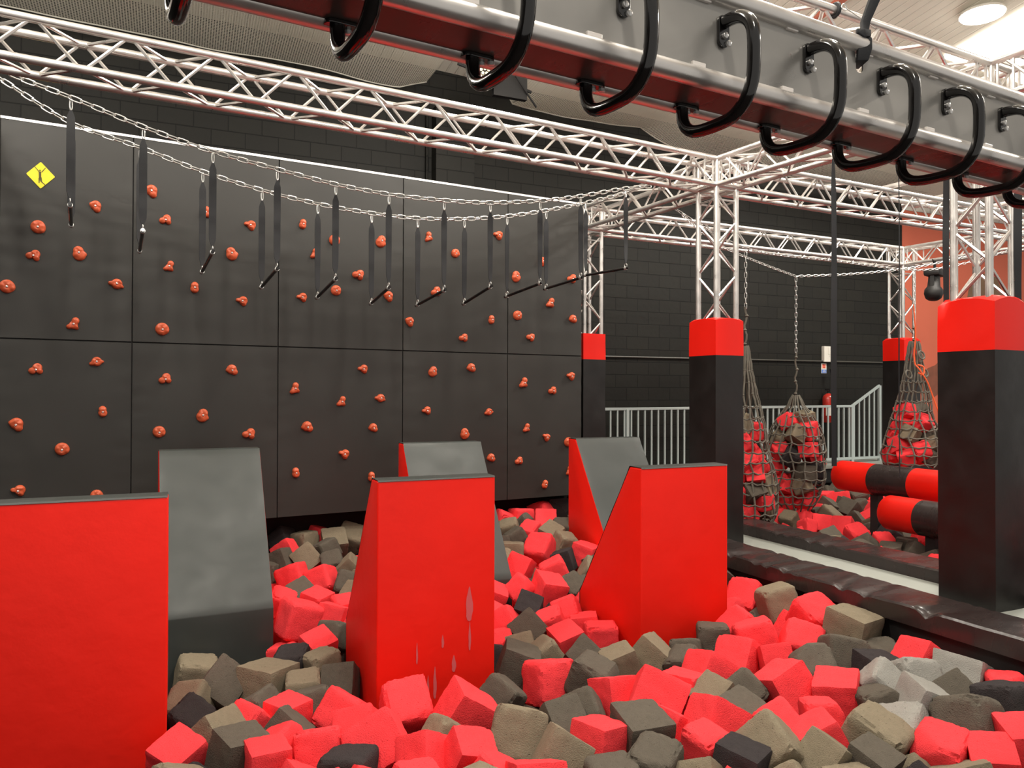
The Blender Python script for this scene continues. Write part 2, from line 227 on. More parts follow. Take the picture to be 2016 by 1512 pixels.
CUBES='''Rm,3.26,2.46,-0.22,3.4,0.1,5.1,0.213 Tm,1.58,3.5,-0.27,5.2,6.1,2.6,0.253 Rm,1.2,4.17,-0.33,0.6,3.2,3.1,0.255 Tm,3.05,2.65,-0.21,1.5,4.3,2,0.252 Rm,1.46,3.92,-0.31,3,1,2.9,0.255 Gm,3.53,2.51,-0.16,5.9,0.3,0.1,0.255 Gm,2.12,3.22,-0.24,4.9,0,6.2,0.234 Tm,2.55,2.79,-0.22,2.5,2.4,5.7,0.235 Rm,2.13,4.25,-0.34,6.2,6,4.8,0.255 Rm,0.94,3.69,-0.29,5.6,5.6,1.9,0.237 Rm,3.18,3.36,-0.24,2.3,5.2,2.4,0.255 Rm,0.03,4.04,-0.32,6,0.3,3.8,0.19 Rm,1.88,3.21,-0.24,3.1,1.4,3.5,0.203 Gm,0.3,3.91,-0.3,3.9,1.4,2.7,0.203 Rm,2.31,2.94,-0.22,0.7,1.8,4,0.19 Rm,1.27,3.37,-0.26,3.8,1.1,2.2,0.19 Rm,2.43,3.54,-0.24,3.6,0.6,1.2,0.255 Gm,1.98,2.89,-0.22,0.3,0.1,5.3,0.19 Rm,0.85,5.81,-0.23,0.1,4.4,3.3,0.255 Tm,0.53,4.85,-0.34,6.2,1.5,3.8,0.255 Rm,3.37,3.16,-0.23,5.5,4.9,3,0.239 Tm,4.06,3.7,-0.11,4.9,3.1,3.4,0.255 Dm,2.32,2.73,-0.22,1.4,4.9,5.4,0.19 Rm,3.38,2.29,-0.21,3.3,0.4,3.9,0.19 Gm,2.86,2.5,-0.22,1.2,3.1,0.3,0.19 Tm,1.66,3.18,-0.24,5.1,3.7,5.8,0.19 Rm,1.09,3.47,-0.27,4.2,0.5,0.4,0.19 Gm,2.34,4.08,-0.3,3.1,5.9,2.3,0.245 Tm,2.72,2.62,-0.22,0.3,2.6,3.4,0.19 Rm,0.66,3.81,-0.3,2.9,4.3,4.7,0.202 Gm,0.27,4.93,-0.33,0.8,3.8,6,0.237 Rm,2.48,3.1,-0.22,1.1,5.3,0.4,0.232 Rm,0.41,3.73,-0.29,5.5,4.7,4,0.19 Dm,0.1,4.51,-0.34,0.5,5.9,0.7,0.19 Dm,0.75,3.54,-0.32,2.1,4.8,2,0.211 Dm,3.9,2.58,-0.16,0.2,5,1.4,0.239 Gm,1.77,4.15,-0.34,5.8,3.6,0.7,0.203 Tm,4.07,4.38,-0.1,2.1,5,2.3,0.238 Rm,3.28,3.86,-0.26,0.2,2.3,0.5,0.24 Rm,4.06,4.03,-0.11,5.3,6.1,0,0.252 Rm,0.86,4.29,-0.34,1.1,3.6,1.1,0.218 Gm,1.85,3.54,-0.27,3.2,4,1.6,0.201 Gm,2.06,4.57,-0.34,1.5,1.9,5.8,0.243 Rm,3.58,4.05,-0.21,4.2,1.9,2.1,0.255 Rm,2.85,2.79,-0.22,1.5,1.1,5.8,0.194 Gm,0.97,4.85,-0.38,5.3,0.1,2.7,0.202 Gm,3.81,3.54,-0.19,5.8,1.2,3.8,0.236 Rm,2.3,3.76,-0.28,1.2,1.2,4.5,0.204 Rm,2.92,3.71,-0.25,2.5,6,4.7,0.241 Tm,3.56,3.05,-0.15,5.2,0.7,5.5,0.19 Tm,0.15,5.66,-0.5,5,4.5,2.9,0.255 Tm,4.07,2.95,-0.16,2.7,3.1,1.9,0.237 Tm,3.5,2.74,-0.13,0.3,4.3,2.5,0.19 Gm,3.47,3.45,-0.18,4.6,2.3,4.2,0.214 Rm,3.77,3.85,-0.2,3.8,0.3,5.6,0.239 Tm,0.21,4.19,-0.34,4.8,0.7,2.5,0.235 Tm,2.84,4.2,-0.28,1.8,5.7,2.1,0.225 Rm,3.05,2.97,-0.22,5,1.4,4.5,0.19 Rm,2.83,4.82,-0.32,0.1,1.6,4.5,0.21 Rm,4.06,4.71,-0.15,4.6,0.8,0.3,0.255 Tm,3.78,3.01,-0.16,5.8,0.1,6,0.223 Rm,0.58,4.35,-0.34,0.1,1.5,2.3,0.19 Rm,4.07,3.2,-0.17,3,2.5,2.9,0.238 Rm,3.22,6.61,-0.07,4.7,2.4,0.6,0.255 Tm,2.61,4.2,-0.28,1.5,2.8,6,0.19 Rm,2.83,5.67,-0.19,5.4,1.2,2.2,0.23 Rm,3.57,2.27,-0.15,3,6.1,1,0.19 Tm,2.74,3.43,-0.24,1.4,2.5,0.1,0.19 Rm,0.91,4.07,-0.36,5.9,5.6,1.3,0.197 Gm,1.77,2.91,-0.27,5.8,4.8,1.8,0.204 Tm,3.31,2.71,-0.26,3.9,4.2,5.9,0.249 Rm,2.49,4.7,-0.27,2.4,5.1,3.9,0.19 Tm,0.1,4.79,-0.35,0.2,5.4,4,0.19 Tm,0.89,5.05,-0.33,0.5,4.9,3,0.198 Rm,2.76,2.97,-0.22,5.7,0.9,1,0.19 Tm,0.72,4.7,-0.34,2.9,1.3,1.2,0.19 Rm,0.37,4.33,-0.34,3.9,0.1,5.3,0.19 Gm,2.7,3.17,-0.23,3.5,5,4.6,0.19 Dm,0.72,5.17,-0.32,0.3,6.2,5.8,0.19 Gm,2.95,3.44,-0.24,5.5,5.6,2,0.19 Rm,0.5,3.94,-0.32,5.2,1.1,6,0.19 Gm,3.42,4.3,-0.26,4.4,4.8,1.3,0.202 Rm,1.15,6.53,-0.14,5.9,3.6,2.6,0.213 Gm,3.41,2.92,-0.2,5.7,1.9,2.1,0.19 Gm,2.95,4,-0.27,4.1,2,3.1,0.19 Gm,2.04,3.64,-0.28,4,2.7,5.8,0.19 Gm,3.78,2.79,-0.16,0.6,2.4,1.8,0.19 Rm,0.91,5.33,-0.3,4.9,0.4,5.2,0.19 Gm,2.36,5.02,-0.27,5.4,3.8,5.2,0.213 Rm,2.83,6.24,-0.12,2.8,5.9,4,0.211 Rm,3.39,3.66,-0.2,2.7,3.3,2.7,0.19 Rm,0.93,6.67,-0.12,0.2,0.4,2.7,0.214 Rm,1.43,2.97,-0.24,3.1,5.9,4.5,0.214 Tm,2.29,4.64,-0.33,2.5,3.1,4.6,0.2 Rm,2.79,5.26,-0.25,0.6,2.3,1.5,0.202 Tm,1.12,7.09,-0.07,5.3,3.9,5.5,0.21 Rm,3.66,4.3,-0.22,3,3.9,6.2,0.232 Dm,2.51,5.37,-0.23,2.8,2.5,0.7,0.19 Rm,2.57,5.1,-0.27,1.2,3.4,4.3,0.19 Rm,2.63,5.77,-0.18,0.6,2.7,3.9,0.19 Tm,1.61,7.62,0,5.6,3.5,6.1,0.217 Rm,1.03,6.08,-0.2,3.6,4.5,1.8,0.19 Gm,2.46,4.4,-0.28,5.6,2.5,2.3,0.19 Rm,0.77,6.15,-0.19,0.3,0.4,6.2,0.19 Rm,2.66,3.61,-0.25,4.6,0,5.2,0.194 Gm,1.05,5.48,-0.28,5.8,6.2,5.5,0.19 Tm,1.26,3.71,-0.33,2.4,3.4,1.7,0.195 Rm,3.08,6.04,-0.14,3.2,3.6,2.7,0.216 Rm,1.33,3.17,-0.3,0.7,2.1,5.9,0.198 Rm,0.97,3.2,-0.28,4.3,6.1,3.5,0.197 Gm,0.74,4.47,-0.34,1.1,4.4,5.2,0.19 Gm,0.54,4.15,-0.34,0.9,3.4,1.2,0.19 Dm,3.74,3.23,-0.17,5.7,1.5,2.3,0.19 Rm,2.31,5.33,-0.29,5.4,3.5,0.7,0.194 Gm,0.45,4.51,-0.34,3.2,3.7,2.4,0.19 Rm,1.09,5.77,-0.24,1.3,0.2,5.7,0.19 Rm,4.1,2.7,-0.16,5.5,1.7,1.6,0.19 Tm,1.43,7.48,-0.02,6.2,3.8,4.7,0.215 Rm,3.53,6.3,-0.07,1.7,1.8,5.5,0.204 Gm,0.88,7.11,-0.07,5.8,3,4.1,0.19 Gm,4.08,3.49,-0.23,5.9,1.4,0.8,0.218 Tm,3.45,6.57,-0.01,1.3,2.8,1.6,0.19 Dm,0.97,7.63,0.02,3.8,3.4,0.7,0.19 Tm,3.16,2.25,-0.27,1.9,2.8,5.6,0.208 Tm,0.02,3.67,-0.31,1.5,2,0.5,0.213 Gm,1.31,6.91,-0.09,5.3,6,6.1,0.19 Tm,1.16,7.54,-0.01,2.9,4.8,2.4,0.212 Dm,3.31,6.3,-0.11,0.1,1.9,2.5,0.19 Rs,6.8,6.13,-0.1,3.4,2.6,1.5,0.202 Gm,3.07,5.69,-0.19,2.6,3.8,5.1,0.19 Rm,2.12,5.02,-0.34,0.1,0.5,4.5,0.19 Tm,2.11,2.73,-0.29,2.7,2.5,3.5,0.208 Gs,8.18,7.5,-0.1,2.4,0.2,4.8,0.217 Gm,0.93,6.26,-0.18,3.6,5.3,4.8,0.19 Rs,8.1,6.82,-0.12,2,3.4,3.7,0.212 Ts,6.86,7.19,-0.1,4.6,5.2,3.5,0.18 Gm,3.15,7.03,-0.02,1.8,4.2,6,0.19 Gm,1.32,7.28,-0.04,2.2,5.1,2.9,0.19 Gm,1.33,6.4,-0.16,4.4,3.7,1.4,0.19 Rm,3.57,7.23,0.07,6.2,5.5,4.4,0.213 Rm,2.83,5.05,-0.32,4.4,1.7,2.4,0.201 Tm,3.19,7.28,0.02,5.4,4.3,0.4,0.201 Rm,1.22,5.92,-0.22,4.4,1.4,1.4,0.19 Tm,2.23,4.85,-0.35,5.5,6,5.9,0.19 Rm,3.83,7.83,0.06,5.1,6,3.6,0.24 Gm,3.21,4.31,-0.34,2.8,5.1,1.2,0.213 Rm,2.38,5.79,-0.23,2.6,2,5.4,0.2 Rs,6.61,6.64,-0.1,0.6,4.2,4.1,0.18 Rs,6.98,6.48,-0.1,2.1,3.1,5.2,0.221 Tm,1.43,6.74,-0.11,5.5,3.3,4.4,0.19 Rm,2.34,3.27,-0.3,4.2,0,4.8,0.195 Gs,6.54,5.2,-0.1,1.9,0.9,2.9,0.18 Gs,9.25,8.29,-0.1,2.9,5.9,1.2,0.234 Rs,6.71,5.71,-0.1,1,3.1,5.9,0.18 Tm,2.46,2.58,-0.28,0.6,0.6,2.6,0.189 Tm,3.45,6.84,0.02,5.1,2.8,2.1,0.19 Rm,0.96,7.32,-0.04,1.8,0.6,2.7,0.19 Tm,2.67,2.41,-0.27,0.8,1.6,3.8,0.194 Rs,6.91,6.72,-0.1,0.6,3.2,5.5,0.206 Ts,7.48,7.17,-0.1,4.5,4.1,2,0.221 Rm,3.37,7.16,-0,0.2,2.2,3.8,0.19 Tm,2.94,6.63,-0.07,1.3,1.5,4,0.19 Gs,7.29,5.96,-0.1,2.5,0.2,6.2,0.193 Rs,8.11,6.52,-0.1,5.8,0.6,0.7,0.181 Gs,7.82,8.21,-0.12,5.7,1.3,0.1,0.189 Ds,7.08,5.97,-0.1,1.8,2.6,3.2,0.191 Gm,0.73,6.96,-0.14,0.1,0.1,2.8,0.209 Rs,9.22,7.92,-0.1,0.6,0.7,2.6,0.189 Ts,7.54,5.84,-0.1,0.9,0.3,1.7,0.18 Rm,3.49,7.66,0.06,0.8,1.7,1,0.213 Rm,4.06,4.2,-0.3,4.3,3.5,0.3,0.255 Gs,8.74,6.8,-0.12,5.2,3.4,5.6,0.197 Rm,0.53,3.56,-0.35,3.3,2.1,0.3,0.186 Rs,8.63,8.36,-0.1,2.6,1.4,6,0.218 Rs,7.08,7.19,-0.1,5.8,3.3,1.7,0.206 Tm,3.39,5.91,-0.15,5.1,0.5,6,0.205 Rm,3.27,7.63,0.06,0.9,2.1,5.7,0.19 Tm,3.07,2.45,-0.34,5.5,0.6,2,0.193 Gm,3.65,6.99,0.04,3,4.3,1.3,0.19 Rm,0.74,5.69,-0.45,2.9,3.1,4.2,0.188 Gs,6.38,6.1,-0.12,5.6,0.2,3.1,0.203 Gs,8.02,7.68,-0.1,2.8,0.5,4.7,0.224 Rs,6.93,5.39,-0.1,1.7,0.9,2.7,0.187 Gs,7.43,6.73,-0.1,1.8,0.7,2.2,0.211 Gs,6.36,5.62,-0.12,2.3,2.6,5.1,0.205 Gs,9.63,9.07,-0.1,0.6,0.8,1.1,0.21 Rs,8.45,7.34,-0.1,0.1,0.6,5.8,0.187 Rs,7.86,6.86,-0.1,3.8,2.8,1,0.18 Rs,8.04,8.27,-0.12,1.5,5.8,5.1,0.207 Tm,1.36,6.19,-0.23,3.2,3.9,0.5,0.214 Tm,1.18,3,-0.26,6.2,4.8,2,0.207 Rs,9.72,8.5,-0.1,3.6,5.3,2.6,0.24 Gs,7.19,6.26,-0.1,4.9,1.1,4.9,0.18 Gs,6.4,5.36,-0.12,2.8,4.8,4.1,0.2 Rs,7.17,5.63,-0.1,4.5,1.3,4.1,0.18 Rm,3.86,4.66,-0.27,2.5,1,5.9,0.226 Ts,9.15,7.15,-0.12,5.8,2.5,3.8,0.2 Gs,6.71,5.43,-0.1,3.6,1.6,4.3,0.185 Rm,0.8,6.09,-0.4,6.1,2.1,2,0.199 Rs,7.25,8.05,-0.12,6.2,1.8,1.7,0.211 Rs,8.82,7.27,-0.12,1.8,0.1,4.8,0.19 Rs,6.85,7.38,-0.1,1.8,1.2,4.6,0.18 Dm,2.92,2.29,-0.29,2.3,2.6,3.4,0.213 Rs,8.86,8.26,-0.1,4,1.8,1.7,0.23 Rs,6.85,5.18,-0.12,2.4,3.3,5.6,0.19 Dm,1.97,4.87,-0.38,1,1.9,0.8,0.196 Dm,0.1,3.86,-0.42,3.7,5.7,3.1,0.212 Gs,6.57,7.31,-0.12,2.1,1.6,4.4,0.208 Gs,8.41,7.54,-0.1,1.7,2.7,6,0.213 Rs,8.51,7.09,-0.12,2.2,5.4,1.7,0.207 Ts,7.48,6.49,-0.1,2.7,0.2,0.5,0.18 Rm,1.33,7.67,0.01,0.7,1.9,6.2,0.19 Ds,9.47,8.01,-0.1,3.8,1,0.5,0.192 Gm,3.41,7.39,0.04,0.8,3.1,0.9,0.19 Gs,8.63,9.04,-0.12,1.5,2.1,3.8,0.202 Ts,9.12,7.45,-0.12,2,5.2,2.6,0.199 Ts,6.37,7.43,-0.12,2.3,1.1,4.5,0.212 Gs,8.25,8.38,-0.11,2.1,3.7,5.7,0.205 Gs,9.25,8.9,-0.1,2.1,4.2,4.3,0.18 Gs,8.48,6.45,-0.12,4,5.4,5.8,0.206 Gs,7.72,8.46,-0.12,6.3,6,3.2,0.19 Gs,7.7,6.04,-0.1,2.1,3,4.5,0.18'''
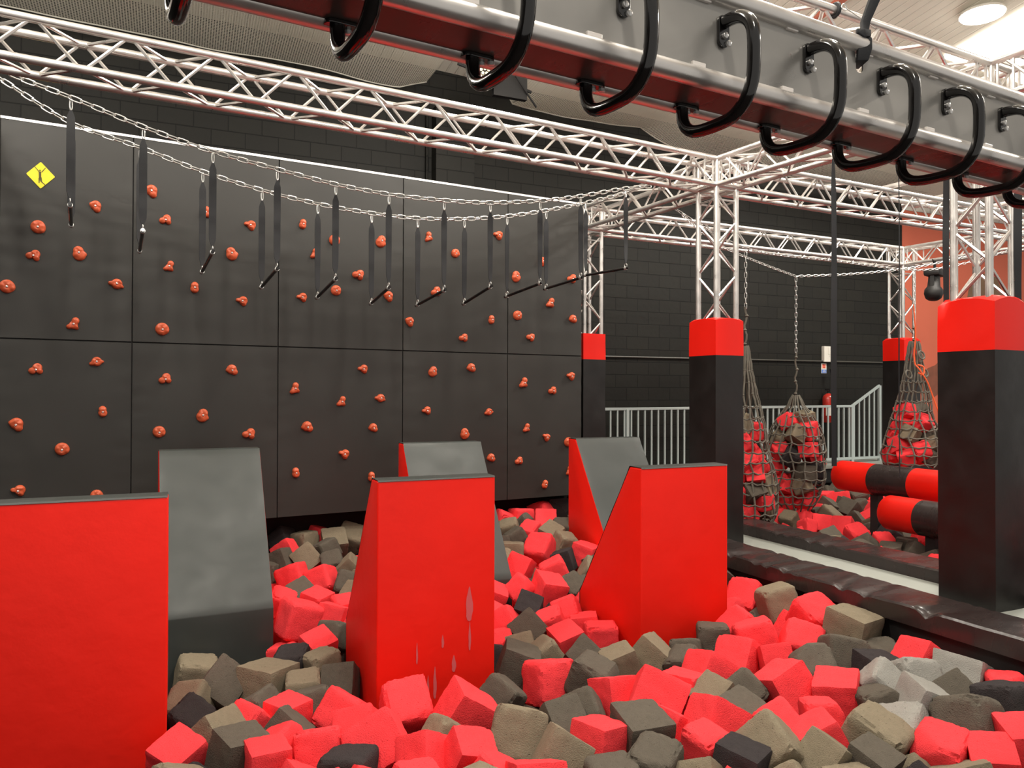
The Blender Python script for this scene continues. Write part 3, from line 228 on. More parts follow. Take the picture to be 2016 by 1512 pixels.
FILL='''Ds,6.76,7.94,-0.12,2.9,2.3,3,0.213 Tm,2.74,6.51,-0.12,1.7,3.7,4.1,0.207 Gs,6.69,7.63,-0.12,6,1.7,4.8,0.197 Gm,2.04,4.16,-0.57,4.7,0.4,0.4,0.202 Rs,7.59,8.64,-0.12,0.8,0.5,5.4,0.199 Ts,8.04,6.06,-0.12,4.6,2.2,0.2,0.214 Gm,4.06,4.49,-0.32,5.6,5.5,3.8,0.251 Rs,7.93,8.48,-0.12,1.8,6,0,0.185 Rs,7.73,7.65,-0.1,4.4,1.8,0.9,0.18 Rs,6.91,7.78,-0.12,3.6,1.7,5.3,0.185 Rs,7.51,8.84,-0.12,4.8,0.7,4.4,0.191 Rs,7.31,8.27,-0.12,2,6,1.9,0.198 Gs,7.44,7.39,-0.1,2.3,1.7,2.6,0.18 Gm,2.9,6.94,-0.07,3.2,1.4,5,0.211 Rs,7.86,8.96,-0.12,4,2,5.2,0.208 Rs,9.45,7.76,-0.12,2.1,6,2.5,0.201 Rm,2.25,5.55,-0.3,0,5.1,5.6,0.213 Rs,7.83,8.67,-0.12,0.7,0.8,3.2,0.204 Gs,9.38,7.14,-0.12,2.7,3.8,2.1,0.199 Gs,6.21,5.24,-0.12,1,1.4,5.5,0.202 Gs,6.47,4.96,-0.12,6.1,1.1,4.8,0.19 Rs,7.53,8.35,-0.12,3.4,4.5,2.9,0.193 Rm,0.79,3.31,-0.3,0.4,3.5,6.1,0.2 Rs,9.43,7.39,-0.12,3.5,4.2,2.5,0.191 Rs,6.23,4.74,-0.12,6.1,0.8,5.7,0.197 Ts,8.63,8.68,-0.12,1.1,5,1.5,0.213 Gs,8.15,9,-0.12,3.2,2,2.9,0.213 Rs,8.78,8.86,-0.12,3.4,6.1,5.4,0.211 Ts,9.3,7.6,-0.12,0.1,5.7,0.9,0.186 Gs,7.03,7.98,-0.12,3.3,0.1,1.2,0.21 Gs,6.18,6.78,-0.12,4.1,3.5,4.8,0.197 Rm,0.83,6.78,-0.31,2.2,0,2.9,0.192 Rs,8.03,8.77,-0.12,1.1,4.3,4,0.2 Gs,8.12,8.57,-0.12,6,2.2,5.4,0.2 Ts,6.29,7.09,-0.12,5,0.7,2.3,0.188 Gs,6.12,5.45,-0.12,4,5.1,3.9,0.208 Gs,8.43,7.77,-0.1,2.5,1.9,5.7,0.205 Rs,7.49,5.63,-0.12,1.6,2,1.9,0.198 Rm,2.76,5.98,-0.35,4.6,2.6,1.8,0.186 Gm,1.2,5.5,-0.49,0.9,1.6,3,0.212 Rs,8.35,8.87,-0.12,6.2,0.1,2.3,0.208 Rm,3.15,5.51,-0.28,2.1,3.7,4.8,0.199 Rs,7.84,7.8,-0.1,5.6,3.4,0.7,0.18 Ts,6.46,7.65,-0.12,4.8,4.2,6.2,0.206 Rm,0.97,4.67,-0.54,0.2,0.7,4,0.202 Gs,8.9,6.94,-0.12,5.2,1.6,0.1,0.189 Rs,6.13,6.45,-0.12,6.1,4.1,2.8,0.213 Gm,4.06,5.07,-0.09,5.3,5.9,1.6,0.255 Ts,8.9,9.04,-0.12,2.8,0.9,3,0.186 Rs,9.48,8.6,-0.1,2.4,0.9,2.9,0.188 Gs,8.41,8.55,-0.12,2,5.7,1.7,0.208 Rs,8.22,6.21,-0.12,2,0.1,5,0.2 Ds,6.09,5.67,-0.12,2,5.5,4.7,0.194 Gm,3.53,6.09,-0.13,2.2,5.1,2.3,0.198 Gm,2.87,6.17,-0.34,5.5,0.1,5.6,0.212 Gs,7.29,8.67,-0.12,4,4.1,2.4,0.198 Gs,7.08,8.21,-0.12,5.8,3.4,0.6,0.201 Rs,6.86,8.17,-0.12,5.1,4,6.2,0.202 Rs,8.66,7.61,-0.1,1.5,1.7,1.1,0.18 Gm,3.29,5.69,-0.24,2.9,3.9,4.2,0.214 Rs,9.16,6.85,-0.12,4.3,1.5,4.7,0.207 Rs,6.05,6.23,-0.12,4,4.1,4.8,0.21 Ts,6.15,5.9,-0.12,1.5,1.8,1.5,0.201 Rs,6.72,5.01,-0.12,0.3,1.8,5.3,0.185 Rm,2.12,2.48,-0.25,2.4,2.9,1.9,0.213 Gs,7.63,9.04,-0.12,4.6,1,2,0.193 Rs,7.82,8.38,-0.3,5.6,2.7,2.1,0.188 Rm,3.08,6.62,-0.29,5.6,1.4,2.5,0.202 Tm,3.04,6.35,-0.3,4,0.1,4.7,0.213 Dm,2.8,5.57,-0.41,0.9,5.7,5.3,0.191 Rm,1.23,5.64,-0.32,5.1,5.8,2.5,0.189 Gm,4.04,7.36,0.02,0.4,0.7,4.9,0.185 Tm,1.54,6.56,-0.18,4.3,4.9,1.3,0.207 Tm,0.86,6.29,-0.37,4.6,2.5,0.5,0.188 Gm,0.84,4.9,-0.55,5.9,2.3,2.5,0.205 Tm,0.37,3.42,-0.31,1.5,0.8,5,0.196 Rs,8.28,6.95,-0.12,3.1,0.6,5.3,0.194 Rm,1.57,7.27,-0.24,4.6,0.6,5,0.189 Rm,2.73,6.38,-0.31,4.9,1.2,3.8,0.198 Rm,0.88,5.9,-0.46,2.2,3.8,4.9,0.187 Rm,2.68,3.63,-0.47,3.2,5.4,4.7,0.208 Dm,0.66,4.68,-0.56,3.4,4.1,1.3,0.212 Dm,0.86,4.45,-0.54,5,3.1,5.9,0.194 Gm,1.57,2.78,-0.27,1.3,3.1,4.3,0.208 Rm,4.1,5.62,-0.14,0.4,5.8,1,0.19 Gm,4.1,5.19,-0.29,2.5,0.5,3.8,0.19 Gm,4.1,3.87,-0.27,2.9,0.6,4.5,0.19 Gs,7.88,5.05,-0.1,1.4,0.8,0,0.18 Gs,8.5,5.44,-0.1,6,3.2,1.2,0.18 Dm,3.9,5.59,-0.2,5.7,1.6,5.4,0.204 Tm,1.81,5.83,-0.27,6.3,3.7,1.1,0.202 Rm,1.18,2.6,-0.27,3.6,5.6,1.5,0.212 Gm,1.76,2.68,-0.27,6,1.2,3.2,0.189 Rm,2.24,7.05,-0.12,4.1,2.7,2,0.191 Rm,2.08,5.82,-0.27,3.8,4.3,4.6,0.203 Rm,3.84,5.05,-0.26,6,2.2,0.5,0.199 Rm,0.6,3.17,-0.26,2.2,2.6,0.9,0.209 Rm,3.96,7.1,0.02,4.9,3.7,1.7,0.214 Rm,2.61,7.36,-0.02,4,0.3,0.3,0.207 Rm,3.75,5.75,-0.17,3.9,2.4,5.8,0.19 Rm,2.02,6.97,-0.13,4.6,4.8,0.4,0.186 Tm,3.82,2.34,-0.19,5.3,2.9,3.4,0.21 Gm,1.53,5.96,-0.27,5.2,5.3,0.9,0.189 Tm,2.83,7.17,-0.05,0.1,6,0.4,0.209 Dm,3.47,5.54,-0.2,5.8,2.4,0.7,0.211 Rm,-0.91,4.37,-0.39,4.7,4.1,5.1,0.189 Gm,2.03,2.26,-0.27,1.2,2.6,3.5,0.211 Rm,2.02,5.25,-0.34,4.5,4,3.1,0.206 Rm,1.4,5.49,-0.3,4.3,4.3,5.8,0.213 Gm,2.91,7.39,-0,3.8,4.6,5.7,0.21 Tm,3.37,2.08,-0.28,0.3,5.4,4.5,0.201 Gm,2.25,2.31,-0.27,5.9,2.2,1.1,0.19 Rm,2.45,6.95,-0.08,5.7,2.5,3.1,0.205 Tm,3.54,5.75,-0.17,2,2,1,0.186 Rm,1.06,2.8,-0.27,1.6,0.6,1.5,0.21 Gm,1.77,6.94,-0.14,4.9,1.2,5.2,0.198 Dm,2.39,7.28,-0.01,3.2,1.2,4.3,0.214 Tm,1.9,2.47,-0.27,1.3,5.5,3.7,0.189 Rm,2.75,6.74,-0.12,0.3,1,1,0.204 Gm,2.82,2.08,-0.27,3.5,5.7,5.3,0.21 Gm,0.17,3.3,-0.3,5.3,3.4,3.7,0.192 Gm,1.87,7.24,-0.25,0.2,1,0.8,0.189 Rm,0.8,6.51,-0.34,3.6,6.2,5.2,0.212 Rm,3.68,3.23,-0.38,2.1,5.3,6.2,0.197 Rm,1.07,6.93,-0.29,4.1,1.6,0.1,0.21 Rm,3.76,2.53,-0.36,2.3,4.8,4.1,0.203 Gm,3.56,7.25,-0.17,3.4,3.8,4.6,0.214 Rm,3.19,7.24,-0.21,4.8,5.1,3.8,0.208 Gm,3.37,7.39,-0.18,3.7,3.7,0.7,0.205 Gm,3.51,6.73,-0.2,5.5,2.8,3.3,0.199 Rm,1.3,6.96,-0.31,3.7,6.1,5.5,0.207 Tm,3.06,5.87,-0.37,4.4,3.9,4.6,0.195 Gm,3.85,2.96,-0.38,3.2,0.5,5.9,0.197 Gm,3.05,5.66,-0.41,3.5,5.4,4.2,0.185 Gm,3.75,7.15,-0.13,3,1.1,1.6,0.19 Rm,2.89,6.53,-0.28,3.9,4.1,2.4,0.186 Gm,3.35,5.87,-0.37,2.6,5.2,5.8,0.2 Rm,4.03,5.72,-0.33,3.8,3.2,1.4,0.201 Rm,3.03,6.84,-0.24,0.3,1.9,3.1,0.208 Rm,1.44,6.7,-0.32,3,0.3,2.1,0.187 Rm,1.56,6.4,-0.36,1.5,5.4,4.3,0.188 Rm,0.92,7.15,-0.28,2.5,2.4,5.3,0.205 Gm,3.58,2.11,-0.36,0.8,6.1,2.6,0.202 Tm,3.46,3.57,-0.39,5.9,4.6,5.8,0.19 Rm,3.99,3.15,-0.39,0.2,5.1,4.7,0.195 Dm,3.77,7.4,-0.14,5.5,5.9,3.7,0.191 Rm,1.17,6.4,-0.36,5.9,5.8,2.7,0.197 Gm,1.64,7.05,-0.28,3.7,0.3,5.3,0.205 Gm,3.88,5.45,-0.37,2.9,3.1,2.3,0.194 Gm,2.97,7.28,-0.2,0.5,1.1,6,0.203 Gm,1.49,6.15,-0.41,0.7,2,4.7,0.191 Gm,1.71,6.56,-0.35,1.7,1.8,4.7,0.211 Rm,2.84,5.78,-0.4,0.7,4.8,2.7,0.188 Rm,3.95,2.32,-0.38,6.1,5,0.9,0.203 Gm,3.67,3.48,-0.38,3.9,3,0.4,0.207 Rm,2.85,6.97,-0.4,4.6,5.6,3.7,0.214 Rm,2.47,7.28,-0.36,2.9,3.3,0.8,0.214 Rm,4.05,7.06,-0.34,4.5,0,3.1,0.199 Gs,6.15,8.95,-0.12,2.6,1.8,5.7,0.189 Rs,6.13,4.29,-0.12,3.5,5.2,1,0.185 Rs,8.77,6.1,-0.12,4.8,5.2,4.4,0.191 Rs,9.24,6.27,-0.12,0.5,4.8,6.2,0.187 Rs,7.87,5.38,-0.12,3.2,1.9,4.2,0.2 Rs,7.21,8.93,-0.12,4.2,5.5,3.6,0.193 Rs,8.25,5.97,-0.12,3.1,3.7,5.3,0.188 Ts,8.99,6.26,-0.12,1.3,5.8,1.1,0.204 Gs,6.7,4.04,-0.12,1.9,4.7,4.8,0.195 Rs,7.32,4.93,-0.12,4.6,1.1,3.2,0.214 Gs,6.39,8.82,-0.12,0.8,3.3,1.5,0.193 Rs,5.86,7.21,-0.12,2.8,2.7,4.5,0.187 Rs,6.81,8.43,-0.12,5.6,5.8,5,0.19 Gs,5.99,4.74,-0.12,0.4,1.3,5.2,0.2 Rs,7.64,4.74,-0.12,6.1,2.7,2.6,0.186 Gs,7.02,8.44,-0.12,0.6,0.1,1.9,0.188 Ds,6.03,8.27,-0.12,4.3,5.4,1,0.201 Ts,5.88,8.99,-0.12,4.9,6,3.5,0.214 Rs,5.85,7.84,-0.12,0.5,6.2,3.1,0.187 Rs,5.95,5.02,-0.12,2.5,2.8,1.5,0.213 Gs,6.9,4.22,-0.12,3.6,3.6,1,0.203 Rs,7.99,5.58,-0.12,3,2.5,1.7,0.215 Rs,7.69,5.52,-0.12,5.7,2,3,0.198 Rs,8.77,5.34,-0.12,1.4,5.5,0.9,0.206 Rs,7.03,4.82,-0.12,5.8,2.3,1.9,0.203 Gs,6.12,8.73,-0.12,4.6,4.3,5.4,0.213 Ds,6.24,8.02,-0.12,3.4,5.9,3.7,0.189 Ds,6.41,4.56,-0.12,1.4,1.3,3.5,0.194 Gs,7.92,5.86,-0.12,1.6,3.4,0.5,0.195 Ts,7.4,5.32,-0.12,5,5.1,2.6,0.185 Gs,5.9,7.42,-0.12,3,0.4,1.9,0.186 Ds,5.73,3.86,-0.12,0.3,5,4.5,0.211 Gs,5.75,6.18,-0.12,5.6,2.2,0.2,0.2 Gs,5.79,6.76,-0.12,4.8,2.4,4.3,0.196 Rs,7.2,5.24,-0.12,3.4,5.4,2.3,0.206 Rs,9.45,6.67,-0.12,0.7,4.9,2.1,0.185 Gs,6.54,9.05,-0.12,5.2,5.6,4.5,0.199 Gs,7.86,4.72,-0.12,6.2,1.8,0.6,0.204 Rs,9.23,5.69,-0.12,1.2,3,1.6,0.195 Rs,7.58,4.49,-0.12,1.2,2.1,3.2,0.192 Ds,7.04,5.05,-0.12,0.6,6,5.3,0.212 Rs,9.48,5.79,-0.12,5.5,4.1,3.5,0.186 Gs,8.56,5.19,-0.12,1.9,6.2,2.2,0.197 Gs,6.12,7.48,-0.12,3.4,5.1,3.7,0.208 Rs,6.54,3.82,-0.12,2.5,2.8,3.2,0.203 Rs,7.65,5.3,-0.12,5.2,4.2,1.1,0.185 Ds,5.7,4.34,-0.12,2.3,5.1,0.8,0.187 Gs,5.83,3.65,-0.12,2.7,4.7,2.3,0.199 Ts,6.33,4.36,-0.12,4.5,0.6,1,0.19 Gs,8.09,5.35,-0.12,0.8,1.9,5.6,0.192 Rs,5.91,4.27,-0.12,1.7,6.2,0.2,0.201 Ts,6.51,8.64,-0.12,2.5,4.2,1.3,0.188 Gs,6.2,4.09,-0.12,2.2,0.7,4.6,0.194 Ts,5.7,8.85,-0.12,5,2.8,2.6,0.187 Ts,5.98,3.49,-0.12,4.9,4.1,1.8,0.199 Rs,5.75,4.77,-0.12,2.5,3.1,5.3,0.205 Rs,5.69,5.67,-0.12,1.9,3.3,5.3,0.195 Rs,6.06,4.52,-0.12,0.1,5.3,0.9,0.191 Rs,8.28,5.46,-0.12,2.2,2.2,1.8,0.206 Rs,6.65,8.22,-0.12,4.1,6,1.3,0.193 Rs,7.4,9.04,-0.12,4,0.2,5.4,0.205 Rs,7.06,7.53,-0.3,3.4,6,5.7,0.189 Rs,6.26,5.1,-0.3,2.6,3.5,4.3,0.196 Rs,6.46,8.04,-0.3,3.7,1,3.3,0.198 Rs,9.07,8.57,-0.3,2.1,4.7,0.8,0.208 Rs,6.17,4.6,-0.3,4.6,1.2,0.1,0.204 Rs,8.65,8.49,-0.3,2.7,4.5,3.2,0.199 Gs,7.14,7.74,-0.3,3,3.3,4.9,0.2 Ts,7.45,6.3,-0.3,5.3,5.2,5.2,0.21 Rs,8.3,7.16,-0.3,1.2,2.6,5.4,0.204 Rs,7.96,6.72,-0.3,1.6,3.1,3.6,0.209 Rs,5.88,8.81,-0.3,3.4,5.1,5.5,0.211 Gs,9.26,8.75,-0.3,4.5,3.1,4.1,0.207 Rs,7.72,7.52,-0.3,3.8,3,6.2,0.197 Rs,8.63,6.7,-0.3,0.8,1.6,5.7,0.204 Rs,8.71,7.4,-0.3,4.4,6.1,0.9,0.194 Gs,6.71,5.59,-0.3,4.4,5.2,1,0.192 Ts,8.15,5.74,-0.3,3.8,4.5,5.3,0.212 Rs,7.67,6.65,-0.3,1.6,5.2,2.7,0.203 Rs,7.99,7.96,-0.3,0.6,1.6,2.4,0.2 Rs,6.56,6.73,-0.3,1.7,1.6,4.9,0.192 Rs,6.7,4.23,-0.3,5.9,2.9,4.8,0.199 Rs,7.7,8.01,-0.3,4.4,1,4.4,0.215 Rs,9.5,6.05,-0.3,4.7,0.3,1.8,0.188 Ds,8.55,8.19,-0.3,2.9,0.5,3.6,0.21 Rs,6.81,4.83,-0.3,5.5,2.6,5.8,0.193 Gs,8.28,5.03,-0.3,4.3,0.6,3.7,0.2 Gs,8.79,5.67,-0.3,5.2,0.3,4.5,0.211 Ds,5.86,7.07,-0.3,3.7,0.4,1.1,0.202 Rs,7.24,5.52,-0.3,5.4,3.7,4.8,0.186 Rs,8.99,6.41,-0.3,2,1.2,1.9,0.187 Ds,9.31,7.82,-0.3,4.7,0.8,6.1,0.2 Ts,5.95,4.43,-0.3,0.6,3.3,1.4,0.195 Ts,5.91,3.88,-0.3,0.1,5.5,2.5,0.211 Rs,5.86,4.93,-0.3,1.2,5.6,4.4,0.185 Rs,8.45,7.91,-0.3,2.5,0.7,0.8,0.194 Gs,5.99,5.19,-0.3,3.9,5.9,4.1,0.203 Rs,7.83,6.03,-0.3,2.1,5.8,3.1,0.213 Gs,7.42,7.59,-0.3,2.7,3.9,2.6,0.207 Ts,6.72,8.54,-0.3,5.8,5.4,1.9,0.206 Ts,8.91,5.37,-0.3,4.4,2.5,6.1,0.201 Rs,9.23,8.04,-0.3,1.9,5.1,3.1,0.199 Rs,6.92,5.76,-0.3,3.5,3.4,4.3,0.202 Rs,7.43,4.74,-0.3,5.4,2,1.1,0.193 Gs,7.72,4.91,-0.3,5.8,0.4,1.2,0.189 Rs,7.29,8.49,-0.3,3.8,1.6,5,0.188 Ts,6.3,7.86,-0.3,3.6,4,5.6,0.194 Rs,8.3,6.46,-0.3,6.1,2,5.5,0.197 Rs,7.81,5.66,-0.31,0.1,4.4,3.1,0.206 Rs,8.93,8.06,-0.3,5.6,1.2,2.5,0.193 Rs,6.75,8.1,-0.3,4,0.8,5.6,0.199 Gs,9.16,5.88,-0.3,2.5,2.8,1.9,0.207 Gs,6.16,6.63,-0.3,5.2,2.3,5.3,0.214 Ts,9.02,7.16,-0.3,5.7,2.5,3.3,0.205 Rs,7.84,5.14,-0.3,2.8,1.6,6.3,0.203 Ds,5.98,4.12,-0.3,3.6,4,1.7,0.206 Rs,8.32,8.28,-0.3,2.1,0.6,2.4,0.203 Gs,7.14,4.99,-0.3,0.9,1.5,4.2,0.192 Gs,6.72,6.38,-0.3,1.4,3,3,0.208 Rs,7.12,4.45,-0.3,3.3,5.9,3.7,0.202 Gs,8.87,8.74,-0.3,4.5,4.4,6,0.214 Gs,8.9,7.71,-0.3,4.6,3.2,1.8,0.201 Rs,6.28,6.03,-0.3,5.3,2,1.5,0.2 Ds,6.38,4.85,-0.3,0.8,2.7,0.2,0.209 Rs,5.91,8.42,-0.3,3.1,5.8,3.7,0.212 Rs,5.84,4.66,-0.3,2.9,2.8,1.6,0.208 Ts,6.49,4.36,-0.3,3.4,5.7,1.8,0.211 Ts,6.25,7.23,-0.3,0.5,0.3,4.2,0.2 Rs,9.5,8.73,-0.3,5.5,5.9,3.5,0.214 Rs,8.01,4.83,-0.3,1.3,5.9,0.5,0.191 Rs,5.97,7.8,-0.3,2.9,1.8,0.7,0.209 Ts,9.06,6.08,-0.3,3.5,3.9,1.8,0.212 Rs,6.26,6.41,-0.3,3.8,2.3,2,0.196 Rs,6.26,7.51,-0.3,4.7,4.6,2.8,0.194 Rs,6.11,8.16,-0.3,2.4,0.1,2,0.192 Ts,7.78,4.6,-0.3,5.5,4.8,4.9,0.189 Rs,8.28,7.46,-0.31,4.8,0.7,2.9,0.209 Gs,6.75,5.24,-0.3,2.7,4.7,3.5,0.201 Ds,6.34,6.96,-0.3,3.7,6,2.5,0.186 Rs,7.62,7.01,-0.3,1.4,1,0.5,0.193 Gs,6.94,4.09,-0.3,0,5.8,3.9,0.209 Ts,8.22,7.95,-0.3,2.6,0.9,3.1,0.212 Ds,7.58,8.22,-0.3,5.1,5.3,6,0.202 Rs,9.4,7.27,-0.3,2.8,2.1,4.3,0.201 Ds,7.52,5.41,-0.3,5.8,4.6,1.8,0.199 Rs,9.48,7.54,-0.3,0.5,4.1,5.3,0.198 Ds,8.02,8.93,-0.3,6,1.1,1.4,0.204 Gs,5.86,6.62,-0.3,4.8,3.7,0.4,0.201 Rs,8.52,7.22,-0.3,4.2,6.2,1.5,0.189 Gs,6.28,3.68,-0.3,0.8,0.7,0.1,0.195 Ts,6.01,5.53,-0.3,4.5,6,2,0.191 Gs,6.02,9.01,-0.3,3.2,4.3,5.1,0.202 Rs,6.61,4.58,-0.3,5.9,5.3,3.5,0.212 Rs,8,8.64,-0.3,1.4,4.2,2.4,0.198 Rs,6.54,7.54,-0.3,3.5,2.1,2,0.192 Rs,5.71,5.14,-0.3,3,4.1,2.2,0.198 Ts,8.34,6.06,-0.3,3.5,0.8,1.1,0.209 Gs,6.88,5.04,-0.3,2.2,3,2.5,0.199 Ds,8.68,7.7,-0.3,1.2,4.6,4.3,0.195 Ds,6.04,5.79,-0.3,4.2,4.3,5.7,0.207 Gs,7.57,5.17,-0.3,1.6,3.8,1.6,0.212'''

# ------------------------------------------------------------------ setting
def CZ(x, y): return 6.05-.045*(x+1)+.135*(10-y)
def struct(o, kind='structure'): o['kind'] = kind; return o
b = MB(); b.box((-7, 10, -1.3), (12.25, 10.3, 6.6)); struct(b.build('wall_back', M['brick']))
b = MB(); b.box((12.25, 10.02, -1.3), (18, 10.3, 4.83)); b.cur = 1; b.box((12.25, 10.03, 4.83), (18, 10.3, 6.3)); struct(b.build('wall_right', [M['orange_wall'], M['brick_white']]))
b = MB(); b.box((-7.2, -3, -1.3), (-7, 10.3, 6.3)); struct(b.build('wall_left', M['brick']))
b = MB(); b.box((-7, -3, -1.32), (18, 10.3, -1.2)); struct(b.build('floor', M['dark']))
b = MB()
vs = [(x, y, CZ(x, y)+h) for h in (0, .1) for x, y in ((-7, -3), (18, -3), (18, 10.3), (-7, 10.3))]
b.add(vs, [(0, 1, 2, 3), (7, 6, 5, 4), (0, 4, 5, 1), (1, 5, 6, 2), (2, 6, 7, 3), (3, 7, 4, 0)]); struct(b.build('ceiling', M['ceiling']))
# red roof purlins under the ceiling
M['purlin'] = mat('red painted roof steel', (.55, .16, .10), .6)
for i, X in enumerate((7.15, 11.4)):
    b = MB(); vs = [(x, y, CZ(x, y)-h) for h in (.0, .05) for x, y in ((X, -3), (X+.09, -3), (X+.09, 9.9), (X, 9.9))]
    b.add(vs, [(3, 2, 1, 0), (4, 5, 6, 7), (0, 1, 5, 4), (1, 2, 6, 5), (2, 3, 7, 6), (3, 0, 4, 7)]); struct(b.build('trim_%d' % (i+1), M['purlin']))
# horizontal conduit and down pipe on the block wall
b = MB(); b.tube([(5.2, 9.97, 1.985), (12.2, 9.97, 2.0)], .014, 8); struct(b.build('trim_3', mat('painted dark conduit', (.06, .058, .05), .4), smooth=True))
b = MB(); b.tube([(3.12, 9.95, 5.3), (3.12, 9.95, 3.4)], .018, 8); b.box((3.20, 9.8, .2), (3.75, 10, 5.3)); struct(b.build('trim_4', M['brick'], smooth=False))
# lower walls of the two pits and of the deck
b = MB(); b.box((4.26, -1, -1.2), (5.5, 8.6, 0.0)); b.box((4.24, -1, -.012), (4.262, 8.6, .006)); struct(b.build('trim_5', M['black']))
b = MB(); b.box((5.5, 9.2, -1.2), (18, 10, .24)); b.cur = 1; b.box((5.48, 9.17, .24), (18, 10, .275)); b.cur = 0; b.box((5.5, 9.15, .02), (18, 9.2, .05)); struct(b.build('trim_6', [M['black'], M['board']]))

# deck: pads and boards -----------------------------------------------------
def pad(name, x0, x1, y0, y1, z0, z1, label, mt, seed, amp=.009, parent=None):
    nx, ny = 6, max(8, int((y1-y0)/.035)); b_ = MB(); vs = []; fs = []
    rnd = random.Random(seed); cre = sorted(rnd.uniform(y0, y1) for _ in range(int((y1-y0)*3.4)))
    prof = [(x0, z0), (x0, z0+(z1-z0)*.5), (x0, z1-.012), (x0+.012, z1)]+[(x0+(x1-x0)*i/nx, z1) for i in range(1, nx)]+[(x1-.012, z1), (x1, z1-.012), (x1, z0+(z1-z0)*.5), (x1, z0)]
    k = len(prof)
    for j in range(ny+1):
        y = y0+(y1-y0)*j/ny
        for (x, z) in prof:
            t = 0
            for i, c in enumerate(cre):
                d = (y-c-(x-x0)*.35*((i % 5)-1.5)*.5)/.03
                if abs(d) < 3: t -= math.exp(-d*d)*amp*(1+.8*(i % 3))*(1.2-(x-x0)/(x1-x0)*.8)
            t += noise.noise(Vector((x*2.2, y*3.5, seed)))*amp*1.1
            vs.append((x, y, z+(t if z > z0+.01 else 0)))
    for j in range(ny):
        for i in range(k-1): fs.append((j*k+i, j*k+i+1, (j+1)*k+i+1, (j+1)*k+i))
    fs += [tuple(range(k-1, -1, -1)), tuple(ny*k+i for i in range(k))]
    b_.add(vs, fs); o = b_.build(name, mt, parent, smooth=True)
    if label: tag(o, label, 'safety pad')
    return o
M['pad_vinyl'] = mat('shiny black vinyl edge pad', (.030, .022, .021), .27, 0, bump=.35, bscale=5, dist=.012, stretch=(1, 2.2, 1), vary=.2, vscale=3, rvar=.1)
pad('edge_pad', 4.21, 4.62, -1, 8.05, 0, .12, 'long shiny black edge pad bordering the front foam pit', M['pad_vinyl'], 3)
pad('edge_pad', 5.15, 5.51, -1, 8.3, 0, .15, 'long shiny black edge pad along the far foam pit, behind the pale walkway', M['pad_vinyl'], 8)
for i, (y0, y1) in enumerate(((-1, 1.6), (1.605, 4.78), (4.785, 8.3))):
    b = MB(); b.box((4.60, y0, 0), (5.17, y1, .050)); o = b.build('walkway_board', M['board'], bevel=.002)
    tag(o, ('pale grey walkway board between the black pads at the near right edge', 'long pale grey walkway board ending at the thick black pillar on the right', 'pale grey walkway board running back to the middle black pillar')[i], 'floor board')
o = pad('edge_pad', 3.9, 5.15, 7.78, 8.35, .0, .24, 'crumpled black pad behind the heap of red cubes at the foot of the climbing wall', M['pad_vinyl'], 5, amp=.016)

# climbing wall --------------------------------------------------------------
AW = radians(5.9); WP = Vector((4.35, 7.70, 0)); WD = Vector((cos(AW), sin(AW), 0)); WN = Vector((-sin(AW), cos(AW), 0))
cw = thing('climbing_wall', 'tall dark grey padded climbing wall of square vinyl panels at the left', 'climbing wall', WP, AW)
SEAM = [-5.93, -4.70, -3.49, -2.265, -1.06, -.09]
SEAM[0] = -5.64
def panel(x0, x1, z0, z1, seed):
    nx, nz = 28, 38; vs = []; fs = []
    def tt(i, n): return 0 if i == 0 else 1 if i == n else 0.0018 if i == 1 else .9982 if i == n-1 else .0018+.9964*(i-1)/(n-2)
    for j in range(nz+1):
        for i in range(nx+1):
            x = x0+(x1-x0)*tt(i, nx); z = z0+(z1-z0)*tt(j, nz)
            d = min(x-x0, x1-x, z-z0, z1-z)
            y = (.014 if d < .001 else 0)
            if d > .001:
                y += .004*noise.noise(Vector((x*1.4, z*1.1, seed)))
                # gathered creases near the seams
                e = max(0, 1-min(x-x0, x1-x)/.22)
                y += .0045*e*noise.noise(Vector((x*3, z*16, seed*3.1)))
            vs.append((x, y, z))
    for j in range(nz):
        for i in range(nx): fs.append((j*(nx+1)+i, j*(nx+1)+i+1, (j+1)*(nx+1)+i+1, (j+1)*(nx+1)+i))
    b_ = MB(); b_.add(vs, fs); b_.build('panel', M['wall_vinyl'], cw, smooth=True, fix=False)
for i in range(5):
    panel(SEAM[i]+.003, SEAM[i+1]-.003, 1.863, 3.595, i+1); panel(SEAM[i]+.003, SEAM[i+1]-.003, .285, 1.857, i+11)
b = MB(); b.box((SEAM[0], .014, .285), (SEAM[-1], .16, 3.6)); b.build('backing', M['black'], cw)
b = MB(); b.box((SEAM[0], -.004, 3.592), (SEAM[-1], .17, 3.612)); b.build('top_strip', M['alu'], cw)
b = MB(); b.box((SEAM[0], .35, -1.2), (SEAM[-1], .45, .6)); o = b.build('trim_7', M['dark']); o.location = WP; o.rotation_euler[2] = AW; struct(o)
def wpt(u, z, off=0.): return WP+WD*u+Vector((0, 0, z))-WN*off

